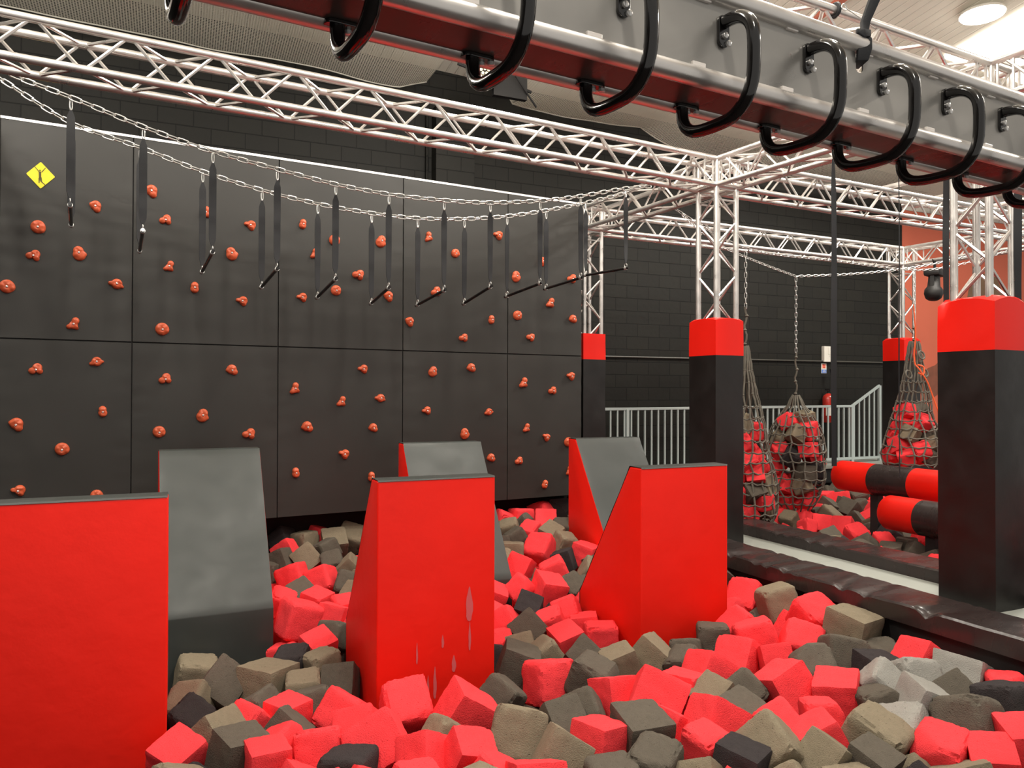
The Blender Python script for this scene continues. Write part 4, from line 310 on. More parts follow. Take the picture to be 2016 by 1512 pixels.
# yellow sign
sg = thing('warning_sign', 'yellow diamond sign with a hanging figure on the padded climbing wall', 'sign', wpt(-5.367, 3.176, .006), AW)
b = MB(); 
def rrect(cx, cy, hw, hh, r, n=4):
    out = []
    for sx, sy, a0 in ((1, 1, 0), (-1, 1, 90), (-1, -1, 180), (1, -1, 270)):
        for i in range(n+1):
            a = radians(a0+90*i/n); out.append((cx+sx*(hw-r)+r*cos(a), cy+sy*(hh-r)+r*sin(a)))
    return out
sq = [((x-y)*.7071, (x+y)*.7071) for x, y in rrect(0, 0, .075, .075, .008)]
sq = [(x*.94, y*1.02) for x, y in sq]
b.prism(sq, 1, -.003, 0.003); b.build('plate', M['yellow'], sg)
b = MB()
def limb(p, q, r0, r1):
    d = Vector((q[0]-p[0], q[1]-p[1])).normalized(); n_ = Vector((-d.y, d.x))
    b.prism([(p[0]+n_.x*r0, p[1]+n_.y*r0), (p[0]-n_.x*r0, p[1]-n_.y*r0), (q[0]-n_.x*r1, q[1]-n_.y*r1), (q[0]+n_.x*r1, q[1]+n_.y*r1)], 1, -.0045, -.0028)
sc_ = .00066
P_ = lambda x, y: ((x-528)*sc_, (302-y)*sc_)
limb(P_(512, 262), P_(465, 205), 5*sc_, 3*sc_); limb(P_(538, 264), P_(578, 205), 5*sc_, 3*sc_)
limb(P_(520, 258), P_(522, 340), 13*sc_, 13*sc_); limb(P_(524, 330), P_(536, 382), 14*sc_, 8*sc_); limb(P_(535, 378), P_(578, 418), 6*sc_, 4*sc_); limb(P_(514, 340), P_(512, 400), 9*sc_, 4*sc_)
b.prism([(P_(520, 245)[0]+9*sc_*cos(a*pi/5), P_(520, 245)[1]+9*sc_*sin(a*pi/5)) for a in range(10)], 1, -.0045, -.0028)
b.build('figure', M['signink'], sg)

# climbing holds ---------------------------------------------------------------
def hold_mesh(kind):
    P = {'a': [(0, .004, .040, 1.0), (.018, -.022, .026, .8), (-.030, .004, .018, .7)], 'b': [(0, 0, .046, 1), (.012, -.006, .036, .9)],
         'c': [(0, .010, .034, 1), (0, -.018, .042, .7), (.036, -.020, .014, .6)], 'd': [(.012, .012, .032, 1), (-.026, -.006, .026, .9), (.02, -.02, .022, .7)],
         'e': [(0, -.004, .038, .9), (-.04, -.01, .018, .6), (.038, -.014, .014, .5)], 'f': [(.010, .022, .026, 1), (0, -.012, .030, .8), (-.028, -.028, .018, .6), (.024, -.03, .014, .5)],
         'g': [(0, .016, .030, 1), (0, -.014, .034, .9)], 'h': [(.010, 0, .036, 1), (-.032, .008, .016, .8), (.012, -.026, .022, .6)]}[kind]
    n, k = 28, 9; vs = []; fs = []
    def rad(a):
        best = 0
        for x, y, r, h in P:
            d = Vector((cos(a), sin(a))); c = Vector((x, y)); t = d.dot(c); q = r*r-(c.length_squared-t*t)
            if q > 0: best = max(best, t+sqrt(q))
        return best
    for j in range(k):
        t = j/(k-1)
        for i in range(n):
            a = 2*pi*i/n; R = rad(a)*(1-t*.96 if t > 0 else 1.0)
            R = rad(a)*cos(t*pi/2)**.75 if j else rad(a)
            x, z = R*cos(a), R*sin(a)
            y = -.036*sin(t*pi/2)**.8
            y += .010*sin(t*pi)*noise.noise(Vector((x*40, z*40, ord(kind))))
            y -= .006*max(0, z/.04)
            rr = sqrt(x*x+(z+.004)**2)
            if rr < .014: y += .012*(1-rr/.014)
            vs.append((x, y, z))
    for j in range(k-1):
        for i in range(n): fs.append((j*n+i, j*n+(i+1) % n, (j+1)*n+(i+1) % n, (j+1)*n+i))
    fs.append(tuple((k-1)*n+i for i in range(n)))
    b_ = MB(); b_.add(vs, fs); o = b_.build('hold_body', M['hold'], smooth=True); me = o.data; bpy.data.objects.remove(o); return me
hm = {k: hold_mesh(k) for k in 'abcdefgh'}
b = MB(); b.lathe([(.0065, -.030), (.0065, -.038), (.004, -.040)], 6, Matrix.Rotation(-pi/2, 4, 'X') @ Matrix.Scale(-1, 4, (0, 0, 1))); 
b = MB(); b.lathe([(.0075, .022), (.0075, .036), (.005, .038)], 6, Matrix.Rotation(pi/2, 4, 'X')); bo = b.build('bolt', M['bolt']); bolt_me = bo.data; bpy.data.objects.remove(bo)
KN = {'a': 'rounded', 'b': 'plump', 'c': 'pear-shaped', 'd': 'heart-shaped', 'e': 'wide', 'f': 'hooked', 'g': 'oval', 'h': 'thumb-shaped'}
COLN = ['far left column', 'second column from the left', 'middle column', 'second column from the right', 'right-hand column']
ORD = ['topmost', 'second from the top', 'third from the top', 'fourth from the top', 'fifth from the top', 'sixth from the top', 'seventh from the top', 'eighth from the top', 'ninth from the top']
gr = {}
for h in HOLDS:
    ci = max(i for i in range(5) if h[0] >= SEAM[i]-1 and (i == 0 or h[0] >= SEAM[i])); gr.setdefault((ci, h[1] > 1.86), []).append(h)
rr_ = random.Random(4)
for (ci, up), hs in sorted(gr.items()):
    hs.sort(key=lambda q: -q[1])
    for i, (u, z, k) in enumerate(hs):
        pos = ORD[i] if i < len(hs)-1 else 'lowest'
        lb = '%s orange hold, %s, %s panel, %s' % (KN[k], pos, 'upper' if up else 'lower', COLN[ci])
        t = thing('climbing_hold', lb, 'climbing hold', wpt(u, z, .0), AW, 'orange holds on the climbing wall')
        s = rr_.uniform(.98, 1.18); a = rr_.uniform(-.35, .35)
        t.rotation_euler = (0, a, AW); t.scale = (s, s, s)
        bd = link('hold_body', hm[k], t); bl = link('bolt', bolt_me, t); bl.location = (0, -.004, -.004)

# wedge blocks ------------------------------------------------------------------
def wedge(x0, y0, zt, rev, label, seed):
    # rev False: upright red face to the viewer, black slope behind; True: black slope to the viewer
    t = thing('wedge_block', label, 'foam wedge', (x0+.375, y0+.44, -1.2), radians(2.5) if seed == 4 else 0)
    W_, kz = .75, -.13
    base = [(0, -1.2), (0, zt), (.15, zt), (.88, kz), (.88, -1.2)]
    def mp(p): return (p[0], p[1])
    def off(p, e):
        return p
    def conv(pts): return [((.88-a if rev else a), z) for a, z in pts]
    b_ = MB(); b_.prism([(a-.44, z+1.2) for a, z in conv(base)], 0, -.375, .375)
    o = b_.build('red_cover', M['red_vinyl_side'], t, bevel=.012, seg=3, smooth=True)
    # subdivided black cover over the top, slope and short upright face
    path = [(-.002, zt-.004), (0.004, zt+.005), (.15, zt+.006), (.156, zt+.002), (.885, kz+.005), (.8862, kz-.006), (.8862, -1.18)]
    fine = []
    for (p, q) in zip(path[:-1], path[1:]):
        n_ = max(1, int(Vector((q[0]-p[0], q[1]-p[1])).length/.06)); fine += [(p[0]+(q[0]-p[0])*i/n_, p[1]+(q[1]-p[1])*i/n_) for i in range(n_)]
    fine.append(path[-1]); nx = 16; vs = []; fs = []
    for (a, z) in fine:
        for i in range(nx+1):
            x = -.372+.744*i/nx; d = 0
            if .17 < a < .884: d = .005*noise.noise(Vector((x*4+seed, a*5, z*4)))+(.002 if 0 < i < nx else -.004)
            vs.append((x, ((.88-a) if rev else a)-.44+(-d if rev else d)*.8, z+1.2+d*.6))
    for j in range(len(fine)-1):
        for i in range(nx): fs.append((j*(nx+1)+i, j*(nx+1)+i+1, (j+1)*(nx+1)+i+1, (j+1)*(nx+1)+i))
    b_ = MB(); b_.add(vs, fs); b_.build('black_cover', M['slope_vinyl'], t, smooth=True)
    return t
wedge(-.77, 4.22, .92, False, 'big red wedge block filling the lower left corner, upright red face forward', 1)
wedge(1.10, 4.45, .92, False, 'red wedge block in the middle of the foam pit with scuffed upright face', 2)
wedge(2.97, 4.51, .92, False, 'red wedge block at the right, in front of the middle black pillar', 3)
wedge(-.09, 5.82, .98, True, 'wedge block with dark grey slope standing behind the big red one at left', 4)
wedge(1.88, 5.95, .98, True, 'wedge block with dark grey slope half hidden behind the middle red one', 5)
wedge(3.66, 6.00, .98, True, 'wedge block with dark grey slope and red side below the railing', 6)
# pale scuff marks on the middle red block
M['scuff'] = mat('pale rubbed marks', (.62, .12, .13), .45)
pb = [o for o in bpy.data.objects if o.get('label', '').startswith('red wedge block in the middle')][0]
for X, Z, l, w_ in ((1.679, .141, .215, .040), (1.682, -.059, .176, .014), (1.458, -.310, .197, .018), (1.579, -.212, .103, .024), (1.507, -.068, .080, .014), (1.582, -.317, .033, .012), (1.415, -.323, .125, .011), (1.345, -.12, .13, .010)):
    sc = MB(); sc.prism([(X-pb.location.x+w_*sin(a*pi/8)*.5*(1+.5*cos(a*pi/8))*(.8+.4*abs(sin(a*2.3+X))), Z-pb.location.z-l*.5*cos(a*pi/8)) for a in range(16)], 1, 4.4476-pb.location.y, 4.4500-pb.location.y)
    sc.build('scuff_mark', M['scuff'], pb)

# trusses -----------------------------------------------------------------------
HW = .12
def truss(name, label, a, b_, cat='truss', phase=0, vertical=False, r=.025, up=Vector((0, 0, 1)), n=12, period=.497, rings=True):
    a = Vector(a); b_ = Vector(b_); d = (b_-a); L = d.length; d.normalize()
    side = d.cross(up).normalized(); up2 = side.cross(d).normalized()
    t = thing(name, label, cat, a)
    cs = [(-1, -1), (1, -1), (1, 1), (-1, 1)]
    for (p, q) in cs:
        o_ = side*p*HW+up2*q*HW; m = MB(); m.tube([o_, o_+d*L], r, n); m.build('chord', M['alu'], t, smooth=True)
    for i in range(4):
        c0 = side*cs[i][0]*HW+up2*cs[i][1]*HW; c1 = side*cs[(i+1) % 4][0]*HW+up2*cs[(i+1) % 4][1]*HW
        m = MB(); k = 0; s0 = .06 if rings else 0; half = period/2; nn = max(2, int(round((L-2*s0)/half))); st = (L-2*s0)/nn; fl = (phase+(i % 2)) % 2
        for k in range(nn):
            p, q = (c0, c1) if (k+fl) % 2 == 0 else (c1, c0)
            m.tube([p+d*(s0+k*st+.012), q+d*(s0+(k+1)*st-.012)], .0105, 6)
        if rings:
            for s_ in (.03, .13, L-.13, L-.03): m.tube([c0+d*s_, c1+d*s_], .009, 6)
        m.build('lattice', M['alu'], t, smooth=True)
    return t
def corner(loc, rz, label):
    t = thing('truss_corner_block', label, 'truss corner', loc, rz); h = HW
    m = MB(); pts = [Vector((x, y, z))*h for x in (-1, 1) for y in (-1, 1) for z in (-1, 1)]
    for i in range(8):
        for j in range(i+1, 8):
            if abs((pts[i]-pts[j]).length-2*h) < 1e-4: m.tube([pts[i], pts[j]], .025, 10)
    m.build('chord', M['alu'], t, smooth=True)
    m = MB()
    for (i, j) in ((0, 3), (4, 7), (0, 5), (2, 7), (1, 4), (3, 6)): m.tube([pts[i], pts[j]], .009, 6)
    m.build('lattice', M['alu'], t, smooth=True)
    return t
ZC = 3.475; TA = radians(5.5)
P1 = Vector((4.65, 5.79, ZC)); P2 = Vector((4.95, 3.42, ZC)); P3 = Vector((4.46, 7.93, ZC)); P4 = Vector((9.98, 8.16, ZC)); P5 = Vector((10.25, 6.12, ZC)); P0 = Vector((-1.50, 7.35, ZC))
def between(a, b_, g=.15):
    d = (b_-a).normalized(); return a+d*g, b_-d*g
L0 = P1-Vector((cos(TA), sin(TA), 0))*7.0
LJ = P1-Vector((cos(TA), sin(TA), 0))*5.86
a, c = between(L0, P1, .13); truss('roof_truss', 'long near truss crossing from the upper left above the hanging trapeze bars', L0, P1-(P1-L0).normalized()*.14)
truss('roof_truss', 'truss continuing right from the middle pillar under the handle rail', *between(P1, P5, .14))
truss('roof_truss', 'short truss going back from the middle pillar to the slim pillar by the climbing wall', *between(P1, P3, .14), phase=1)
truss('roof_truss', 'far lower truss in front of the black block wall, above the hanging cargo nets', *between(P3, P4, .14))
truss('roof_truss', 'short truss in front of the orange wall carrying the moving spotlight', *between(P4, P5, .14))
truss('roof_truss', 'truss running from the middle pillar to the big right pillar behind the handle rail', *between(P1, P2, .14))
P2b = P2+Vector((.22, -3.4, 0)); truss('roof_truss', 'truss leaving the picture at the upper right edge in front of the bright roof panel', P2+(P2b-P2).normalized()*.14, P2b)
P2l = P2-Vector((cos(radians(5)), sin(radians(5)), .012))*3.3; truss('roof_truss', 'truss just above and behind the handle rail at the upper right', P2l, P2-(P2-P2l).normalized()*.14)
truss('roof_truss', 'truss beyond the left edge tying the long near truss to the left post', *between(Vector((LJ.x, LJ.y, ZC)), P0, .14))
corner(P1, TA, 'truss corner cube on top of the middle pillar'); corner(P2, TA, 'truss corner cube on top of the big right pillar'); corner(P3, TA, 'truss corner cube above the slim pillar beside the climbing wall')
corner(P4, radians(3), 'truss corner cube above the far pillar by the orange wall'); corner(P5, radians(3), 'truss corner cube right of the moving spotlight'); corner(P0, AW, 'truss corner cube on the left post beyond the climbing wall')

def pillar(P, rz, label, base, red0=1.79, red1=2.11, pw=(-.17, .17), pd=(-.17, .17), bulge=.02):
    t = truss('truss_pillar', label, (0, 0, 0), (0, 0, ZC-HW-base-.0), cat='pillar', up=Vector((cos(rz+pi/2), sin(rz+pi/2), 0)), phase=0)
    t.location = (P.x, P.y, base)
    R_ = Matrix.Rotation(rz, 4, 'Z')
    def cover(z0, z1, nm, mt, top):
        n_ = 8; vs = []; fs = []; 
        ring = []
        for (xa, ya, xb, yb) in ((pw[0], pd[0], pw[1], pd[0]), (pw[1], pd[0], pw[1], pd[1]), (pw[1], pd[1], pw[0], pd[1]), (pw[0], pd[1], pw[0], pd[0])):
            for i in range(n_): ring.append((xa+(xb-xa)*i/n_, ya+(yb-ya)*i/n_, i/n_))
        k = len(ring); nz = max(3, int((z1-z0)/.09))
        for j in range(nz+1):
            z = z0+(z1-z0)*j/nz
            for (x, y, f) in ring:
                e = sin(f*pi)*.004; n0 = noise.noise(Vector((x*5+P.x, y*5, z*2.5)))*.006
                rad = Vector((x, y)).normalized(); zz = z
                if top and j == nz: zz = z+sin(f*pi)*bulge
                vs.append(R_ @ Vector((x+rad.x*(e+n0), y+rad.y*(e+n0), zz-base)))
        for j in range(nz):
            for i in range(k): fs.append((j*k+i, j*k+(i+1) % k, (j+1)*k+(i+1) % k, (j+1)*k+i))
        b0 = len(vs)
        if top:
            for (x, y, f) in ring: vs.append(R_ @ Vector((x*.82, y*.82, z1+bulge*1.3-base)))
            for i in range(k): fs.append((nz*k+i, nz*k+(i+1) % k, b0+(i+1) % k, b0+i))
        m = MB(); m.add(vs, fs); m.build(nm, mt, t, smooth=True)
    cover(base+.01, red0, 'black_padding', M['black_vinyl'], False); cover(red0, red1, 'red_collar', M['red_vinyl'], True)
    return t
pillar(P1, radians(4), 'middle pillar, truss column in black padding with a red collar, beside the right red wedge', .0, pw=(-.172, .165), pd=(-.168, .19))
pillar(P2, radians(2), 'thickest pillar at the right edge, black padding and red collar, nearest the camera', .0, 1.73, 2.04, pw=(-.160, .160), pd=(-.180, .21), bulge=.035)
pillar(P3, AW, 'slim pillar at the right end of the climbing wall with a small red collar', .2, 1.83, 2.13, pw=(-.158, .158), pd=(-.158, .158), bulge=0)
pillar(P4, radians(2), 'far pillar in front of the orange wall, with its small red collar', -1.2, 1.93, 2.23, pw=(-.18, .18), pd=(-.18, .18), bulge=.03)
pillar(P5, radians(2), 'pillar beyond the right edge with its red collar, behind the big right pillar', -1.2)
pillar(P0, AW, 'left post beyond the left end of the climbing wall', -1.2, 1.8, 2.1)

# handle rail (clad truss with curved handles) -----------------------------------
BA = radians(5.5); BP = Vector((.324, 1.684, 2.27)); PIT = .33
rl = thing('handle_rail', 'long aluminium clad truss beam with a row of black curved handles, hanging at the top', 'handle rail', BP, BA)
X0, X1 = -1.6, 4.2
for (c, z) in ((-.15, 0), (.022, 0), (-.15, .228), (.022, .228)):
    m = MB(); m.tube([(X0, c, z), (X1, c, z)], .0255, 20); m.build('chord', M['alu'], rl, smooth=True)
# front sheet with an oval strap hole, bottom sheet
hx, hz = 1.552, .180
def sheet_front():
    m = MB(); n_ = 20; hole = [(hx+.017*cos(2*pi*i/n_), hz+(.017*sin(2*pi*i/n_))+(.02 if sin(2*pi*i/n_) > 0 else -.02)) for i in range(n_)]
    z0, z1 = .018, .215
    sqr = []
    for (x, z) in hole:
        dx, dz = x-hx, z-hz; k = min(.06/abs(dx) if abs(dx) > 1e-6 else 1e9, ((z1-hz) if dz > 0 else (hz-z0))/abs(dz) if abs(dz) > 1e-6 else 1e9); sqr.append((hx+dx*k, hz+dz*k))
    for y in (-.150, -.145):
        b0 = len(m.v); m.add([(x, y, z) for x, z in hole+sqr], [(i, (i+1) % n_, n_+(i+1) % n_, n_+i) for i in range(n_)])
    m.add([(x, y, z) for y in (-.150, -.145) for x, z in hole], [(i, (i+1) % n_, n_+(i+1) % n_, n_+i) for i in range(n_)])
    xs = [q[0] for q in sqr]
    m.box((X0, -.150, z0), (hx-.06, -.145, z1)); m.box((hx+.06, -.150, z0), (X1, -.145, z1))
    for sx in (-1, 1):
        pass
    # fill triangles between the square ring's cut corners and the neighbours
    for (cx_, cz_) in ((hx-.06, z0), (hx+.06, z0), (hx-.06, z1), (hx+.06, z1)):
        near_ = sorted(range(n_), key=lambda i: (sqr[i][0]-cx_)**2+(sqr[i][1]-cz_)**2)
        sidep = min((i for i in range(n_) if abs(abs(sqr[i][0]-hx)-.06) < 1e-4 and (sqr[i][0]-cx_)**2 < 1e-6), key=lambda i: abs(sqr[i][1]-cz_))
        capp = min((i for i in range(n_) if abs(sqr[i][1]-cz_) < 1e-4), key=lambda i: abs(sqr[i][0]-cx_))
        m.add([(cx_, -.150, cz_), (sqr[sidep][0], -.150, sqr[sidep][1]), (sqr[capp][0], -.150, sqr[capp][1])], [(0, 1, 2)])
    return m
sheet_front().build('front_sheet', M['alu_sheet'], rl)
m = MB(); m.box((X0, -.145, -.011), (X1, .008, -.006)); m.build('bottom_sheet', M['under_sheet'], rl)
m = MB(); m.box((X0, -.13, .235), (X1, .05, .239)); 
# small clear clips holding the sheet to the chords
M['clip'] = mat('clear plastic clip', (.85, .80, .76), .25)
for i in range(-4, 13):
    for dz in (.030, .206):
        x = i*.33+.245+(.02 if dz > .1 else 0)
        m = MB(); m.box((x-.022, -.158, dz-.006), (x+.022, -.146, dz+.006)); m.build('clip', M['clip'], rl, bevel=.002)
prof = [(-.165, .158), (-.195, .156), (-.222, .147), (-.245, .128), (-.258, .103), (-.262, .07), (-.262, .03), (-.260, -.01), (-.252, -.042), (-.237, -.068), (-.212, -.090), (-.182, -.103), (-.14, -.106), (-.08, -.104), (-.04, -.096), (-.015, -.080), (0, -.056), (.004, -.03), (.004, -.006)]
def smooth_path(p, n_=3):
    out = []
    for i in range(len(p)-1):
        p0 = Vector(p[max(0, i-1)]); p1 = Vector(p[i]); p2 = Vector(p[i+1]); p3 = Vector(p[min(len(p)-1, i+2)])
        for k in range(n_):
            t = k/n_; out.append(.5*((2*p1)+(p2-p0)*t+(2*p0-5*p1+4*p2-p3)*t*t+(3*p1-p0-3*p2+p3)*t**3))
    out.append(Vector(p[-1])); return out
m = MB(); m.tube([(0, c, z) for c, z in smooth_path(prof, 2)], .0172, 16); ho = m.build('handle', M['black_tube'], rl, smooth=True)
def lug(top):
    m = MB(); pts = rrect(0, 0, .019, .043, .018, 5)
    if top: m.prism([(x, z+.135) for x, z in pts], 1, -.160, -.150)
    else: m.prism([(x, c) for c, x in [(q[1]*1, q[0]) for q in rrect(0, 0, .043, .019, .018, 5)]], 2, -.016, -.006)
    return m
lt = lug(True).build('mounting_plate', M['black_tube'], ho, bevel=.002)
m = MB(); m.prism([(x+.012, y) for x, y in rrect(0, .004, .043, .021, .018, 5)], 2, -.021, -.011); lbm = m.build('mounting_plate', M['black_tube'], ho, bevel=.002)
def bolt(p, ax):
    m = MB(); Rm = Matrix.Translation(p) @ (Matrix.Rotation(pi/2, 4, 'X') if ax == 'y' else Matrix.Rotation(pi, 4, 'X'))
    m.lathe([(.0085, 0), (.0085, .007), (.006, .009)], 10, Rm); return m.build('bolt', M['bolt'], ho, smooth=True)
bls = [bolt((0, -.160, .122), 'y'), bolt((.012, -.160, .103), 'y'), bolt((.026, .010, -.021), 'z'), bolt((.046, -.004, -.021), 'z')]
for i in range(-1, 10):
    if i == 0: continue
    h = ho.copy(); COL.objects.link(h); h.parent = rl; h.location = (i*PIT, 0, 0)
    for ch in [lt, lbm]+bls:
        q = ch.copy(); COL.objects.link(q); q.parent = h
# strap through the oval hole, and a tie loop on the truss behind
def ribbon(pts, wd, nrm, th=.003):
    # flat strap along pts; wd: list of half widths; nrm: width direction per point
    vs = []; k = len(pts); fs = []
    for p, h_, n0 in zip(pts, wd, nrm):
        p = Vector(p); n0 = Vector(n0).normalized()
        i = pts.index(tuple(p)) if tuple(p) in pts else 0
        vs.append((p, h_, n0))
    out = []
    for i, (p, h_, n0) in enumerate(vs):
        a_ = Vector(pts[min(i+1, k-1)])-Vector(pts[max(i-1, 0)]); tn = a_.normalized().cross(n0).normalized()*th/2
        out += [p-n0*h_-tn, p+n0*h_-tn, p+n0*h_+tn, p-n0*h_+tn]
    for i in range(k-1):
        for j in range(4): fs.append((i*4+j, i*4+(j+1) % 4, (i+1)*4+(j+1) % 4, (i+1)*4+j))
    fs += [(3, 2, 1, 0), tuple((k-1)*4+j for j in range(4))]
    return out, fs
hp = BP+Matrix.Rotation(BA, 3, 'Z') @ Vector((hx, -.148, hz))
m = MB(); pts = [tuple(hp+Vector((0, .02, -.012))), tuple(hp+Vector((0, -.012, .0))), tuple(hp+Vector((0.002, -.018, .03))), tuple(hp+Vector((.004, -.016, .06))), tuple(hp+Vector((.01, -.01, .078))), tuple(hp+Vector((.02, -.006, .12))), tuple(hp+Vector((.075, -.03, .27))), tuple(hp+Vector((.30, -.12, .9)))]
vs, fs = ribbon(pts, [.016, .019, .024, .024, .012, .015, .023, .026], [(1, -.2, .1)]*8, .012); m.add(vs, fs)
pts = [tuple(hp+Vector((-.03, -.018, .078))), tuple(hp+Vector((-.01, -.024, .072))), tuple(hp+Vector((.02, -.022, .078)))]
vs, fs = ribbon(pts, [.006, .012, .010], [(0, 0, 1)]*3, .012); m.add(vs, fs)
o = m.build('hanging_strap', M['webbing'], smooth=True, bevel=.002); tag(o, 'knotted black strap threaded through the oval hole of the handle rail', 'strap')

# chains --------------------------------------------------------------------------
def resample(pts, step):
    pts = [Vector(p) for p in pts]; fine = smooth_path(pts, 10); out = [fine[0].copy()]; acc = 0; prev = fine[0]
    for p in fine[1:]:
        seg = (p-prev).length
        while acc+seg >= step:
            t = (step-acc)/seg; prev = prev+(p-prev)*t; out.append(prev.copy()); seg = (p-prev).length; acc = 0
        acc += seg; prev = p
    return out
def chain(name, label, pts, pitch=.070, wire=.0056, wid=.0180, mt='zinc', parent=None, group=None, n=6, seg=5, straight=False):
    m = MB(); P = resample(pts, pitch) if not straight else [Vector(pts[0])+(Vector(pts[1])-Vector(pts[0])).normalized()*pitch*i for i in range(int((Vector(pts[1])-Vector(pts[0])).length/pitch)+1)]
    hl = pitch*.5+wire
    loop = [(-hl+wid*(1-cos(t)), wid*sin(t)) for t in [pi*i/4-pi/2 for i in range(5)]]
    for i in range(len(P)-1):
        a, b_ = P[i], P[i+1]; d = (b_-a).normalized(); mid = (a+b_)/2
        sd = d.cross(Vector((0, 0, 1))); sd = sd.normalized() if sd.length > .2 else Vector((.80, -.60, 0)); u = sd.cross(d)
        w_ = (sd*.95+u*.25).normalized() if i % 2 == 0 else (sd*-.25+u*.95).normalized()
        pl = []
        for k in range(12):
            t = 2*pi*k/12; c_, s_ = cos(t), sin(t); x = (hl-wid)*(1 if c_ > 0 else -1)+wid*c_ if abs(c_) > 1e-6 else 0
            pl.append(mid+d*x+w_*wid*s_)
        m.tube(pl, wire, n, closed=True)
    o = m.build(name, M[mt], parent, smooth=True, fix=False)
    if label: tag(o, label, 'chain', group)
    return o
chain('suspension_chain', 'upper long steel chain swooping across in front of the climbing wall', CH_NEAR)
chain('suspension_chain', 'lower long steel chain swooping across, closer to the climbing wall', CH_FAR)

# trapeze bars -----------------------------------------------------------------------
def zat(C_, x):
    for p, q in zip(C_[:-1], C_[1:]):
        if p[0] <= x <= q[0]: t = (x-p[0])/(q[0]-p[0]); return p[2]+(q[2]-p[2])*t
    return C_[-1][2]
NTH = ['leftmost trapeze bar, seen end on,', 'second trapeze bar from the left,', 'third trapeze bar from the left,', 'fourth trapeze bar from the left,', 'fifth trapeze bar from the left,', 'middle trapeze bar of the row,', 'fifth trapeze bar from the right,', 'fourth trapeze bar from the right,', 'third trapeze bar from the right,', 'second trapeze bar from the right,', 'rightmost trapeze bar, beside the slim pillar,']
def ring_pts(c, r, ax1, ax2, n_=12): return [c+ax1*r*cos(2*pi*i/n_)+ax2*r*sin(2*pi*i/n_) for i in range(n_)]
for i, (A_, B_) in enumerate(BARS):
    A_, B_ = Vector(A_), Vector(B_); d = (B_-A_).normalized(); Z = Vector((0, 0, 1)); xd = Vector((cos(TA), sin(TA), 0))
    t = thing('trapeze_bar', NTH[i]+' black bar hung on two webbing straps', 'trapeze bar', A_, 0, 'trapeze bars on the two chains')
    m = MB(); m.tube([-d*.035, (B_-A_)+d*.035], .0135, 12); m.build('bar', M['black_tube'], t, smooth=True)
    for e, Cn in ((A_, CH_NEAR), (B_, CH_FAR)):
        o_ = e-A_; zc = zat(Cn, e.x)-.012-A_.z
        top = Vector((o_.x, o_.y, zc))
        m = MB(); m.tube(ring_pts(o_+Z*.028, .017, d, Z), .0045, 6, closed=True); m.tube([o_-d*.012, o_+d*.012], .017, 12); m.build('end_ring', M['zinc'], t, smooth=True)
        m = MB(); rp = [top+Vector((0, 0, -.036))+xd*.0085*cos(a_)+Z*.038*sin(a_) for a_ in [2*pi*k/14 for k in range(14)]]; m.tube(rp, .0042, 6, closed=True); m.build('carabiner', M['zinc'], t, smooth=True)
        s0 = top-Z*.070; s1 = o_+Z*.042; ln = (s0-s1).length; rot = radians(-8+22*noise.noise(Vector((i*1.7, e.y*3, 0)))); wv = xd*cos(rot)+Vector((-xd.y, xd.x, 0))*sin(rot)
        pts = []; wd_ = []; nr = []
        for k in range(13):
            f = k/12; pts.append(tuple(s0+(s1-s0)*f)); wd_.append(  .007+.019*min(1, min(f, 1-f)/.09)); nr.append(tuple(Matrix.Rotation(.5*f, 3, 'Z') @ wv))
        vs, fs = ribbon(pts, wd_, nr, .004); m = MB(); m.add(vs, fs); m.build('strap', M['webbing'], t, smooth=True)

# long black hanging straps at the right
def hang(label, x, y, z1, z0, hw, rz=0, nm='hanging_strap', ca=True):
    t = thing(nm, label, 'strap', (x, y, z1)); m = MB(); pts = []; 
    for k in range(25):
        f = k/24; pts.append((.006*sin(f*7), .004*cos(f*5), -.06-(z1-z0-.06)*f))
    nr = [(cos(rz+.25*sin(k*.35)), sin(rz+.25*sin(k*.35)), 0) for k in range(25)]
    vs, fs = ribbon(pts, [hw*min(1, .4+k*.25) for k in range(25)], nr, .004); m.add(vs, fs); m.build('webbing', M['webbing'], t, smooth=True)
    if ca:
        m = MB(); m.tube([Vector((.010*cos(a_), 0, -.03+.034*sin(a_))) for a_ in [2*pi*k/12 for k in range(12)]], .004, 6, closed=True); m.build('carabiner', M['zinc'], t, smooth=True)
hang('long black strap hanging from the truss left of the cargo net with orange cord', 4.70, 4.45, 3.335, .88, .022, -.4)
hang('thin black cord hanging straight down in front of the far pillar', 4.77, 3.92, 3.335, .85, .004)
hang('black strap hanging just left of the big right pillar', 4.82, 3.59, 3.335, 2.05, .020, -.5)
hang('broad black strap at the right picture edge beside the big right pillar', 5.08, 3.27, 3.335, 2.03, .024, -.5)

